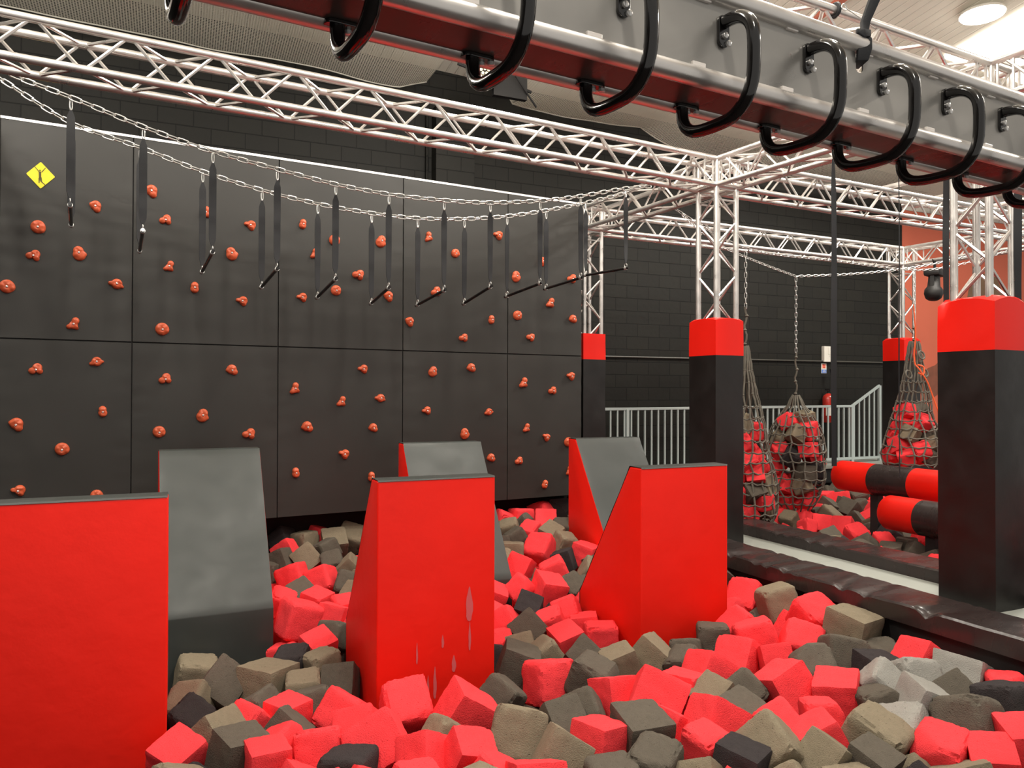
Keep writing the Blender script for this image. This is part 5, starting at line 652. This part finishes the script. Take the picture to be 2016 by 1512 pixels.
# cargo nets ---------------------------------------------------------------------------
CUB = []
def foam_mesh(var, hi=True):
    rg = random.Random(var*7+1); n_ = 13 if hi else 5; bm = bmesh.new(); bmesh.ops.create_cube(bm, size=1.0)
    bmesh.ops.subdivide_edges(bm, edges=bm.edges[:], cuts=n_, use_grid_fill=True)
    crumb = (.10, .25, .9, .15, 1.0, .5, .2, .8)[var % 8]; off = Vector((rg.uniform(-9, 9), rg.uniform(-9, 9), rg.uniform(-9, 9)))
    cut = Vector((rg.uniform(-1, 1), rg.uniform(-1, 1), rg.uniform(-1, 1))).normalized()
    for v in bm.verts:
        p = v.co*2; e = sorted((abs(p.x), abs(p.y), abs(p.z))); 
        # distance to the nearest edge controls rounding
        pw_ = 34 if crumb < .3 else 12
        nrm = (abs(p.x)**pw_+abs(p.y)**pw_+abs(p.z)**pw_)**(1/pw_); q = p/nrm
        ed = max(0, (e[1]-.72)/.28); co = max(0, (e[0]-.6)/.4)
        nz = noise.fractal(q*1.7+off, .9, 2.1, 4); n2 = noise.noise(q*4.5+off); n3 = noise.noise(q*9+off)
        q = q*(1+.035*nz-crumb*(.08*ed*abs(n2)+.09*(.25+ed)*max(0, n3)+.10*ed*max(0, nz)+.16*co*abs(nz)))
        if crumb > .7:
            h = q.dot(cut)-1.05
            if h > 0: q -= cut*h*.8
        q += Vector((.02*q.y*q.z, .03*q.x*q.z, .02*q.x*q.y))*rg.choice((1, 1))
        v.co = q/2
    me = bpy.data.meshes.new('foam_cube'); bm.to_mesh(me); bm.free(); me.materials.append(M['foam_R'])
    me.polygons.foreach_set('use_smooth', [True]*len(me.polygons))
    try: me.set_sharp_from_angle(angle=radians(28))
    except Exception: pass
    return me
FM = [foam_mesh(i) for i in range(8)]
CN = {'R': 'red', 'T': 'sand grey', 'G': 'grey', 'D': 'charcoal', 'L': 'pale grey'}
rc = random.Random(11)
def foam_cube(col, p, e, s, label, group, var=None):
    o = link('foam_cube', FM[rc.randrange(8) if var is None else var]); o.location = p; o.rotation_euler = e; o.scale = (s*rc.uniform(.94, 1.06), s*rc.uniform(.94, 1.06), s*rc.uniform(.92, 1.04))
    o.material_slots[0].link = 'OBJECT'; o.material_slots[0].material = M['foam_'+col]
    return tag(o, label, 'foam cube', group)
def cargo(label, cx, cy, ztop, prof, chain_top, seed, lean=(0, 0), extra=None, side='', group='foam cubes in the cargo nets', ncube=20):
    # prof: list of (z, radius)
    t = thing('cargo_net', label, 'cargo net', (cx, cy, ztop)); rg = random.Random(seed)
    def R_(z):
        for (z0, r0), (z1, r1) in zip(prof[:-1], prof[1:]):
            if z1 <= z <= z0: f = (z0-z)/(z0-z1); return r0+(r1-r0)*f
        return prof[-1][1]
    zb = prof[-1][0]; nc = 15; zs = []; z = ztop
    while z > zb+.02: zs.append(z); z -= (.105+.03*max(0, (1-R_(z)/.3)))
    zs.append(zb)
    def pt(i, j):
        z = zs[j]; a = 2*pi*i/nc+.22*noise.noise(Vector((i*.9, j*.45, seed)))+.10*(j % 2)*(1 if R_(z) < .2 else .4); r = R_(z)*(1+.16*noise.noise(Vector((cos(a)*1.5, sin(a)*1.5, z*3+seed))))+.006
        f = (ztop-z)/(ztop-zb)
        return Vector((r*cos(a)+lean[0]*f, r*sin(a)+lean[1]*f, z-ztop+.025*noise.noise(Vector((i*1.3, j*1.7, seed)))))
    m = MB()
    for j in range(len(zs)-1):
        for i in range(nc):
            p = pt(i, j); q = pt(i, j+1); s_ = pt((i+1) % nc, j)
            mid = (p+q)/2; rad_ = Vector((mid.x, mid.y, 0)); rad_ = rad_.normalized() if rad_.length > 1e-3 else Vector((1, 0, 0))
            m.tube([p, mid+rad_*.006, q], .0098, 5, caps=False)
            if R_(zs[j]) > .12:
                hm_ = (p+s_)/2; m.tube([p, hm_+Vector((0, 0, -.016)), s_], .0088, 5, caps=False)
                m.lathe([(.006, -.016), (.017, 0), (.006, .016)], 5, Matrix.Translation(p))
            elif j > 1 and (i+j) % 2: m.lathe([(.006, -.014), (.015, 0), (.006, .014)], 5, Matrix.Translation(p))
    m.build('net', M['rope'], t, smooth=True, fix=False)
    m = MB(); pts = [(.01*sin(k*1.3), .01*cos(k*1.7), .02+k*.05) for k in range(int((chain_top[1]-ztop)/.05)+1)]; m.tube(pts, .011, 7)
    for k in range(0, len(pts), 3): m.lathe([(.006, -.02), (.022, 0), (.006, .02)], 7, Matrix.Translation(pts[k]))
    m.build('tie_rope', M['rope'], t, smooth=True)
    chain('chain', None, [(0, 0, chain_top[1]-ztop), (0, 0, chain_top[0]-ztop)], .055, .004, .012, 'zinc', t, straight=True)
    # cubes held inside
    placed = []; tries = 0; zt_ = [z for z, r in prof if r > .16][0]
    while len(placed) < ncube and tries < 6000:
        tries += 1; z = rg.uniform(zb+.08, zt_+.04); a = rg.uniform(0, 2*pi); rr = max(.02, R_(z)-.115)*rg.choice((1, 1, 1, .25)); f = (ztop-z)/(ztop-zb)
        p = Vector((cx+rr*cos(a)+lean[0]*f, cy+rr*sin(a)+lean[1]*f, z))
        if any((p-q).length < .150 for q in placed): continue
        placed.append(p)
    placed.sort(key=lambda q: -q.z); cnt = {}
    seq = []
    for p in placed:
        c = rg.choices('RTGD', (48, 18, 26, 8))[0]; cnt[c] = cnt.get(c, 0)+1; seq.append((c, cnt[c], p))
    W5 = ['topmost', 'second highest', 'third highest', 'fourth highest', 'fifth highest', 'sixth highest', 'seventh highest', 'eighth highest', 'ninth highest', 'tenth highest', 'eleventh highest', 'twelfth highest', 'thirteenth highest', 'fourteenth highest']
    for c, k, p in seq:
        pos = 'lowest' if k == cnt[c] and k > 1 else W5[min(k-1, 13)]
        foam_cube(c, p, (rg.uniform(0, 6), rg.uniform(0, 6), rg.uniform(0, 6)), .188, '%s foam cube inside the %s, %s of its colour' % (CN[c], side, pos), group)
    return t
cargo('left cargo net full of foam cubes, half hidden by the middle pillar', 5.60, 6.50, 1.95, [(1.95, .02), (1.7, .05), (1.4, .11), (1.15, .17), (.85, .23), (.5, .28), (.2, .30), (.05, .22)], (3.0, 2.35), 3, (.02, -.02), side='left cargo net', ncube=26)
cargo('middle cargo net bulging with red and grey foam cubes, hanging free', 7.08, 7.30, 1.42, [(1.42, .03), (1.27, .10), (1.12, .22), (.95, .30), (.7, .335), (.4, .335), (.15, .28), (.0, .16)], (2.9, 1.95), 5, side='middle cargo net', ncube=30)
cg = cargo('right cargo net tied with an orange cord, by the far pillar and orange wall', 8.52, 6.78, 2.1, [(2.1, .05), (1.8, .09), (1.5, .15), (1.2, .22), (.9, .30), (.7, .36), (.55, .34)], (3.0, 2.3), 9, (-.03, 0), side='right cargo net', ncube=22)
m = MB(); m.tube(smooth_path([(-.14, -.1, .45), (-.13, -.12, .1), (-.15, -.12, -.25), (-.12, -.16, -.35), (-.08, -.18, -.42), (-.02, -.2, -.52), (.05, -.22, -.7), (.12, -.28, -1.0), (.18, -.3, -1.3)], 4), .009, 6); m.tube(smooth_path([(-.12, -.14, -.3), (-.05, -.17, -.33), (-.07, -.18, -.42), (-.13, -.16, -.4)], 4), .010, 6); m.build('orange_cord', M['orange_rope'], cg, smooth=True)
m = MB()
for q in ((-.05, -.14, -.18), (-.20, -.08, -.42), (-.03, -.17, -.40)): m.tube(ring_pts(Vector(q), .05, Vector((1, 0, 0)), Vector((0, .3, 1))), .011, 6, closed=True)
m.build('rope_loops', M['rope'], cg, smooth=True)
# chains strung between the trusses above the nets
chain('suspension_chain', 'steel chain sagging from the middle pillar truss down to the middle cargo net', [(5.0, 6.8, 3.36), (5.6, 6.95, 3.12), (6.3, 7.12, 3.0), (7.08, 7.30, 2.90)], .055, .0045, .013)
chain('suspension_chain', 'steel chain rising from the middle cargo net to the truss by the orange wall', [(7.08, 7.30, 2.90), (8.0, 7.22, 2.98), (9.0, 7.1, 3.12), (10.05, 7.0, 3.36)], .055, .0045, .013)
chain('suspension_chain', 'thin chain crossing in front of the far truss towards the right cargo net', [(4.75, 6.6, 3.36), (5.60, 6.50, 3.0), (7.0, 6.60, 2.98), (8.52, 6.78, 3.0), (9.3, 6.7, 3.12), (10.15, 6.6, 3.36)], .055, .004, .012)

# padded rollers --------------------------------------------------------------------------
def roller(label, X, Y1, Z, bands, r=.17, Y0=2.6):
    t = thing('padded_roller', label, 'padded roller', (X, Y1, Z)); y = 0; i = 0; k = 0
    m = MB(); Rm = Matrix.Rotation(pi/2, 4, 'X'); m.lathe([(.05, -.03), (.05, .02)], 14, Rm); m.build('axle', M['red_vinyl'], t, smooth=True)
    while Y1-y > Y0:
        L = bands[min(k, len(bands)-1)]; m = MB()
        pr = [(r-.02, y), (r, y+.03)]+[(r, y+.03+(L-.03)*q/4) for q in range(1, 5)] if k == 0 else [(r, y), (r, y+L)]
        m.lathe(pr, 36, Rm); m.build('red_band' if k % 2 == 0 else 'black_band', M['red_vinyl' if k % 2 == 0 else 'pad_vinyl'], t, smooth=True)
        y += L; k += 1
    for yy in (-.55, -2.9): m = MB(); m.box((-.04, yy, -Z-1.2), (.04, yy+.1, -r+.02)); m.build('post', M['black'], t)
roller('upper padded roller with red and black bands over the far foam pit', 7.07, 6.60, .50, [.50, .50, .52])
roller('lower padded roller with red and black bands, nearer over the far foam pit', 6.55, 5.52, .26, [.40, .45, .5], .17)

# railing -----------------------------------------------------------------------------------
def railing(label, pts, bs=.118, zb=.34):
    t = thing('railing', label, 'railing', (pts[0][0], 9.6, .275)); ox, oz = pts[0][0], .275
    m = MB()
    for p, q in zip(pts[:-1], pts[1:]):
        d = Vector((q[0]-p[0], 0, q[1]-p[1])); m.add(*_bar(Vector((p[0]-ox, 0, p[1]-oz)), Vector((q[0]-ox, 0, q[1]-oz)), .022, .018))
    m.build('top_rail', M['rail'], t, bevel=.003)
    m = MB(); m.box((0, -.018, zb-oz-.02), (pts[-1][0]-ox, .018, zb-oz+.02)); m.build('bottom_rail', M['rail'], t)
    x = pts[0][0]+.04; L = pts[-1][0]
    while x < L-.02:
        z = pts[0][1]
        for p, q in zip(pts[:-1], pts[1:]):
            if p[0] <= x <= q[0]: z = p[1]+(q[1]-p[1])*(x-p[0])/(q[0]-p[0])
        m = MB(); m.box((x-ox-.011, -.011, zb-oz), (x-ox+.011, .011, z-oz-.01)); m.build('baluster', M['rail'], t)
        x += bs
    for p in pts:
        m = MB(); m.box((p[0]-ox-.024, -.024, 0), (p[0]-ox+.024, .024, p[1]-oz)); m.build('post', M['rail'], t, bevel=.004)
    return t
def _bar(a, b_, h, w_):
    d = (b_-a).normalized(); n_ = Vector((-d.z, 0, d.x))*h*.9; k = Vector((0, w_, 0))
    return [a-n_-k, a+n_-k, a+n_+k, a-n_+k, b_-n_-k, b_+n_-k, b_+n_+k, b_-n_+k], [(0, 1, 2, 3), (7, 6, 5, 4), (0, 4, 5, 1), (1, 5, 6, 2), (2, 6, 7, 3), (3, 7, 4, 0)]
railing('pale grey barrier railing between the slim pillar and the middle pillar', [(5.4, 1.205), (6.08, 1.205), (8.05, 1.215)])
railing('pale grey railing behind the cargo nets, climbing like a stair rail at its right end', [(8.08, 1.215), (10.55, 1.225), (11.2, 1.58)])

# wall fittings -----------------------------------------------------------------------------
t = thing('wall_box', 'white plastic wall box above the small sign on the black block wall', 'electrical box', (10.36, 10, 1.985))
m = MB(); m.box((-.09, -.07, 0), (.09, 0, .27)); m.build('housing', M['white'], t, bevel=.008)
m = MB(); m.box((-.005, -.076, .13), (.075, -.07, .25)); m.box((.02, -.079, .09), (.035, -.076, .12)); m.build('cover', M['white'], t, bevel=.002)
t = thing('safety_sign', 'small red and blue safety sign on the block wall under the white box', 'sign', (10.325, 10, 1.79))
m = MB(); m.box((-.06, -.006, 0), (.06, 0, .17)); m.build('plate', M['white'], t)
m = MB(); m.box((-.056, -.008, .004), (.056, -.006, .065)); m.build('blue_field', M['blue'], t)
m = MB(); m.box((-.045, -.008, .085), (.045, -.006, .16)); m.build('red_field', mat('sign orange red', (.80, .30, .2), .5), t)
m = MB(); m.box((-.012, -.010, .092), (.012, -.008, .152)); m.box((-.026, -.010, .138), (.0, -.008, .150)); m.box((-.02, -.010, .09), (.02, -.008, .1)); m.build('symbol', M['redink'], t)
m = MB()
for k in range(3): m.box((-.035+.008*k, -.010, .016+.016*k), (.04-.006*k, -.008, .022+.016*k))
m.build('text_lines', M['white'], t)
t = thing('fire_extinguisher', 'red fire extinguisher mounted on the black block wall behind the railing', 'fire extinguisher', (10.31, 9.88, .94))
m = MB(); m.lathe([(.08, 0), (.098, .02), (.098, .42), (.085, .46), (.045, .49), (.03, .5)], 28); m.build('cylinder', M['ext_red'], t, smooth=True)
m = MB()
def arc_patch(a0, a1, z0, z1, r):
    n_ = 8; vs = []; 
    for k in range(n_+1):
        a_ = a0+(a1-a0)*k/n_; vs += [(r*cos(a_), r*sin(a_), z0), (r*cos(a_), r*sin(a_), z1)]
    return vs, [(2*k, 2*k+2, 2*k+3, 2*k+1) for k in range(n_)]
m.add(*arc_patch(radians(200), radians(262), .12, .30, .0992)); m.add(*arc_patch(radians(268), radians(335), .30, .345, .0992)); m.build('label_patch', M['white'], t)
m = MB(); m.lathe([(.018, .49), (.018, .53), (.03, .54), (.03, .56)], 14); m.box((-.02, -.05, .555), (.015, .06, .575)); m.build('valve', M['black'], t, smooth=False)
m = MB(); m.tube(smooth_path([(.02, -.01, .53), (.06, -.03, .62), (.05, -.04, .75), (.02, -.04, .82)], 5), .012, 8); m.lathe([(.014, .82), (.034, .90), (.04, .92)], 12, Matrix.Translation((.03, -.04, 0))); m.build('hose', M['rubber'], t, smooth=True)

# moving head spotlight under the short truss
t = thing('moving_spotlight', 'black moving head spotlight clamped under the truss before the orange wall', 'stage light', (9.97, 7.60, 3.33), radians(20))
m = MB(); m.tube([(0, 0, .03), (0, 0, -.1)], .02, 8); m.tube([(-.09, 0, .03), (0, 0, -.08)], .008, 6); m.build('clamp', M['black'], t, smooth=True)
m = MB(); m.box((-.16, -.11, -.21), (.16, .11, -.10)); m.build('base', M['rubber'], t, bevel=.035, smooth=True)
m = MB(); m.box((-.13, -.03, -.42), (-.09, .03, -.2)); m.box((.09, -.03, -.42), (.13, .03, -.2)); m.build('yoke', M['rubber'], t, bevel=.008)
m = MB(); m.lathe([(.06, -.56), (.105, -.53), (.125, -.47), (.12, -.41), (.085, -.36), (.075, -.22)], 9, Matrix.Translation((0, 0, 0)) @ Matrix.Rotation(.12, 4, 'Y')); m.build('head', M['rubber'], t, smooth=True)

# par can behind the netting and its bracket
t = thing('led_spotlight', 'black led stage lamp peeping through the gap in the ceiling netting', 'stage light', (3.41, 8.6, 5.29))
Rm = Matrix.Rotation(radians(62), 4, 'X') @ Matrix.Rotation(pi, 4, 'X')
Rm = Matrix.Rotation(radians(-15), 4, 'Z') @ Matrix.Rotation(radians(-52), 4, 'X')
m = MB(); m.lathe([(.10, .16), (.16, .06), (.17, -.06), (.155, -.07)], 24, Rm); m.build('housing', M['black'], t, smooth=True)
m = MB()
for rr, nn in ((0, 1), (.045, 6), (.09, 12)):
    for k in range(nn): m.lathe([(.019, -.072), (.017, -.082), (.005, -.084)], 10, Rm @ Matrix.Translation((rr*cos(2*pi*k/nn), rr*sin(2*pi*k/nn), 0)))
m.build('led_ring', M['led'], t, smooth=True)
m = MB(); m.tube([(-.3, .1, .12), (.7, .15, -.05)], .02, 8); m.tube([(.3, -.1, .1), (.75, .1, -.25)], .012, 8); m.tube([(0, .0, .1), (0, .05, .32)], .02, 8); m.box((.15, .05, -.2), (.6, .12, .2)); m.build('bracket', M['black'], t)

# ceiling netting ---------------------------------------------------------------------------
M['net_cord'] = mat('pale net edge cord', (.55, .53, .46), .8)
def net(label, x0, x1, hooks, ybk, yfr, seed, lift=.10):
    nx = int((x1-x0)/.09); ny = 30; bm = bmesh.new(); uvl = bm.loops.layers.uv.new('UVMap'); g = []
    for j in range(ny+1):
        v = j/ny; row = []
        for i in range(nx+1):
            x = x0+(x1-x0)*i/nx; y = ybk+(yfr-ybk)*v
            # back edge hangs in scallops between its hooks
            sg = 0
            for a_, b_ in zip(hooks[:-1], hooks[1:]):
                if a_[0] <= x <= b_[0]: f = (x-a_[0])/(b_[0]-a_[0]); sg = a_[1]+(b_[1]-a_[1])*f-4*f*(1-f)*a_[2]
            if x < hooks[0][0]: sg = hooks[0][1]
            if x > hooks[-1][0]: sg = hooks[-1][1]
            zc = CZ(x, y)-.50; zz = zc+(sg-(CZ(x, ybk)-.50))*math.exp(-v*5.5)-.10*sin(pi*v)*(1+.5*noise.noise(Vector((x*.6, y*.6, seed))))+.03*noise.noise(Vector((x*1.5, y*1.2, seed)))*(1-v)
            row.append((bm.verts.new((x, y, zz)), (x/.028, y/.028)))
        g.append(row)
    edge = [(Vector(r_[0].co), 0) for r_ in g[0]]
    for j in range(ny):
        for i in range(nx):
            q = [g[j][i], g[j][i+1], g[j+1][i+1], g[j+1][i]]; f = bm.faces.new([k[0] for k in q]); f.smooth = True
            for l, k in zip(f.loops, q): l[uvl].uv = k[1]
    me = bpy.data.meshes.new('safety_net'); bm.to_mesh(me); bm.free(); me.materials.append(M['net']); o = link('safety_net', me); tag(o, label, 'safety net')
    e = MB(); e.tube([r_[0] for r_ in edge], .009, 6); q_ = e.build('edge_cord', M['rope'], o, smooth=True); q_.data.materials[0] = M['net_cord']; return o
net('pale safety netting under the ceiling at the upper left', -4.5, 3.0, [(-4.5, 5.62, .0), (1.9, 5.42, .0), (2.62, 5.36, .0), (2.62, 5.36, .0), (3.0, 5.50, 0)], 9.6, 3.0, 1)
net('pale safety netting sagging in scallops under the ceiling right of the led lamp', 4.05, 13.5, [(4.05, 5.75, .0), (4.2, 5.42, .05), (6.3, 5.36, .22), (8.3, 5.26, .16), (10.2, 5.0, .08), (13.5, 5.02, 0)], 9.6, 7.3, 2)

# scaffold tubes clamped on the right-hand truss
for i, (a_, b_, lb) in enumerate((((6.95, 6.20, 3.66), (7.35, 2.6, 3.66), 'scaffold tube clamped across the truss behind the handle rail, left of the three'), ((7.85, 6.25, 3.66), (8.2, 2.6, 3.66), 'scaffold tube clamped across the truss behind the handle rail, middle of the three'), ((8.8, 6.3, 3.66), (9.1, 2.6, 3.66), 'scaffold tube clamped across the truss behind the handle rail, right of the three'))):
    t = thing('scaffold_tube', lb, 'scaffold tube', a_); m = MB(); m.tube([(0, .15, 0), Vector(b_)-Vector(a_)], .025, 12); m.build('tube', M['alu'], t, smooth=True)
    m = MB(); m.box((-.05, -.12, -.06), (.05, .0, .03)); m.tube([(-.07, -.06, .01), (.07, -.06, .03)], .012, 8); m.build('clamp', M['zinc'], t, bevel=.008)
# strap loop with cable on the truss behind the rail
t = thing('tie_loop', 'small black strap loop with a steel cable on the truss behind the handle rail', 'tie', P2+(P2l-P2).normalized()*1.62+Vector((.012, -.12, .12)))
m = MB(); m.tube([Vector((.0, .034*cos(a_), .034*sin(a_))) for a_ in [2*pi*k/12 for k in range(12)]], .012, 6, closed=True); m.build('loop', M['webbing'], t, smooth=True)
m = MB(); m.tube(ring_pts(Vector((.02, -.045, 0)), .018, Vector((1, 0, 0)), Vector((0, 0, 1))), .004, 6, closed=True); m.tube([(.03, -.045, 0), (.17, -.12, -.12)], .003, 5); m.build('cable', M['zinc'], t, smooth=True)

# visible high bay lamp, added unseen fill lamp, roof panel ---------------------------------------------------------------
for i, (x, y, z, p) in enumerate(LAMPS_AND_FILL):
    if i not in (0, 1): continue
    t = thing('high_bay_or_fill_lamp', ('glowing round high bay lamp near the upper right corner', 'unseen round fill lamp added off the right edge')[i], 'ceiling lamp', (x, y, z))
    m = MB(); m.lathe([(.25, -.03), (.24, 0), (.08, .02), (.05, .06)], 28); m.build('housing', M['white'], t, smooth=True)
    m = MB(); m.lathe([(.235, -.045), (.235, -.03)], 28); m.build('diffuser', M['glow'], t, smooth=True)
t = thing('roof_light_panel', 'large glaring roof light panel in the upper right corner', 'roof light', (10.83, 5.68, CZ(10.83, 5.68)))
m = MB(); vs = [(x, y, CZ(10.83+x, 5.68+y)-CZ(10.83, 5.68)-h) for h in (.01, .05) for x, y in ((-1.4, -1.5), (1.6, -1.5), (1.6, 1.35), (-1.4, 1.35))]
m.add(vs, [(3, 2, 1, 0), (4, 5, 6, 7), (0, 1, 5, 4), (1, 2, 6, 5), (2, 3, 7, 6), (3, 0, 4, 7)]); m.build('diffuser', M['panel_glow'], t)

# mural figures and barrier at the orange wall -------------------------------------------------
t = thing('wall_mural', 'painted brown arm and grey brown shapes on the orange wall', 'mural', (13.0, 10.02, 1.5))
m = MB(); arm = [(12.72, 1.55), (12.75, 1.75), (12.95, 1.92), (13.15, 1.98), (13.35, 2.12), (13.55, 2.22), (14.2, 2.5), (14.2, 1.7), (13.5, 1.5), (13.2, 1.42), (12.95, 1.30), (12.78, 1.38)]
m.prism([(x-13.0, z-1.5) for x, z in arm], 1, -.006, 0); m.build('arm', M['mural'], t)
m = MB(); bl = [(13.9, 2.7), (14.1, 3.5), (14.5, 3.8), (14.9, 3.75), (15.2, 3.3), (15.6, 2.9), (15.5, 2.4), (14.6, 2.2)]
m.prism([(x-13.0, z-1.5) for x, z in bl], 1, -.006, 0); m.build('shape', M['mural_grey'], t)
t = thing('padded_barrier', 'low white barrier with red top and yellow stripes in front of the orange wall', 'barrier', (12.6, 9.75, .275))
m = MB(); m.box((0, -.05, 0), (5, .05, .30)); m.build('white_panel', mat('pale grey banner', (.55, .56, .52), .6), t)
m = MB(); m.box((0, -.07, .42), (5, .07, .50)); m.build('red_band', M['red_vinyl'], t, bevel=.01)
m = MB(); m.box((0, -.06, .50), (5, .06, .62)); m.build('pink_band', mat('faded pink vinyl', (.55, .28, .24), .6), t, bevel=.01)
m = MB(); 
for k in range(14): m.prism([(k*.36, .30), (k*.36+.16, .30), (k*.36+.30, .42), (k*.36+.14, .42)], 1, -.052, .05)
m.build('yellow_stripes', M['yellow'], t)
m = MB(); m.box((0, -.045, .30), (5, .045, .42)); m.build('stripe_ground', M['rail'], t)

# foam cubes in the pits ------------------------------------------------------------------------
ZN = [('m', lambda x, y: y < 3.35 and x < .55, 'at the bottom edge right of the big red wedge'), ('m', lambda x, y: y < 3.35 and x < 1.5, 'at the bottom edge before the middle red wedge'),
      ('m', lambda x, y: y < 3.35 and x < 2.4, 'at the bottom edge right of centre'), ('m', lambda x, y: y < 3.35, 'at the bottom right corner below the pads'),
      ('m', lambda x, y: y < 4.5 and x < 1.1, 'between the big red wedge and the middle red wedge'), ('m', lambda x, y: y < 4.5 and x < 2.2, 'just in front of the middle red wedge'),
      ('m', lambda x, y: y < 4.5 and x < 3.2, 'in front of the right red wedge'), ('m', lambda x, y: y < 4.5, 'by the edge pad right of the right red wedge'),
      ('m', lambda x, y: y < 5.9 and x < 1.1, 'in the gap left of the middle red wedge'), ('m', lambda x, y: y < 5.9 and x < 3.0, 'between the middle and right red wedges'), ('m', lambda x, y: y < 5.9, 'behind the right red wedge by the edge pad'),
      ('m', lambda x, y: x < 1.9, 'at the climbing wall foot, left of the middle wedges'), ('m', lambda x, y: True, 'at the climbing wall foot, left of the right wedges'),
      ('s', lambda x, y: y > 7.2 or x > 8.2, 'at the far side of the back foam pit'), ('s', lambda x, y: y > 5.6, 'in the back foam pit below the cargo nets'), ('s', lambda x, y: y > 4.3, 'in the back foam pit below the rollers'), ('s', lambda x, y: True, 'in the back pit right of the big right pillar')]
recs = []
for r in CUBES.split():
    q = r.split(','); v = [float(x) for x in q[1:]]; recs.append((q[0][0], q[0][1], v))
zones = {}
for c, rg_, v in recs:
    if c == 'T' and v[0] > 3.3 and v[1] < 3.6 and rg_ == 'm': c = 'L'
    for zi, (zr, fn, nm) in enumerate(ZN):
        if zr == rg_ and fn(v[0], v[1]): break
    zones.setdefault((zi, c), []).append(v)
RK = ['nearest', 'second nearest', 'third nearest', 'fourth nearest', 'fifth nearest', 'sixth nearest', 'seventh nearest', 'eighth nearest', 'ninth nearest', 'tenth nearest', 'eleventh nearest', 'twelfth nearest', 'thirteenth nearest', 'fourteenth nearest', 'fifteenth nearest', 'sixteenth nearest']
for (zi, c), lst in sorted(zones.items()):
    lst.sort(key=lambda v: v[1]*.914+v[0]*.407)
    for i, v in enumerate(lst):
        rk = 'only' if len(lst) == 1 else 'farthest' if i == len(lst)-1 else RK[min(i, 15)]
        foam_cube(c, v[:3], v[3:6], v[6]*1.05, '%s %s foam cube %s' % (rk, CN[c], ZN[zi][2]), 'foam cubes in the pits')
# the rest of the cubes, deeper down or far off
m = MB(); low = foam_mesh(1, False); lv = [v.co.copy() for v in low.vertices]; lf = [tuple(p.vertices) for p in low.polygons]
for r in FILL.split():
    q = r.split(','); v = [float(x) for x in q[1:]]; m.cur = 'RTGD'.index(q[0][0]); Mx = Matrix.Translation(v[:3]) @ Euler(v[3:6]).to_matrix().to_4x4() @ Matrix.Scale(v[6], 4)
    m.add([Mx @ p for p in lv], lf)
o = m.build('foam_cube_bed', [M['foam_'+k] for k in 'RTGD'], smooth=False, fix=False)
tag(o, 'deeper and farther red and grey foam cubes filling both pits', 'foam cubes', kind='stuff')
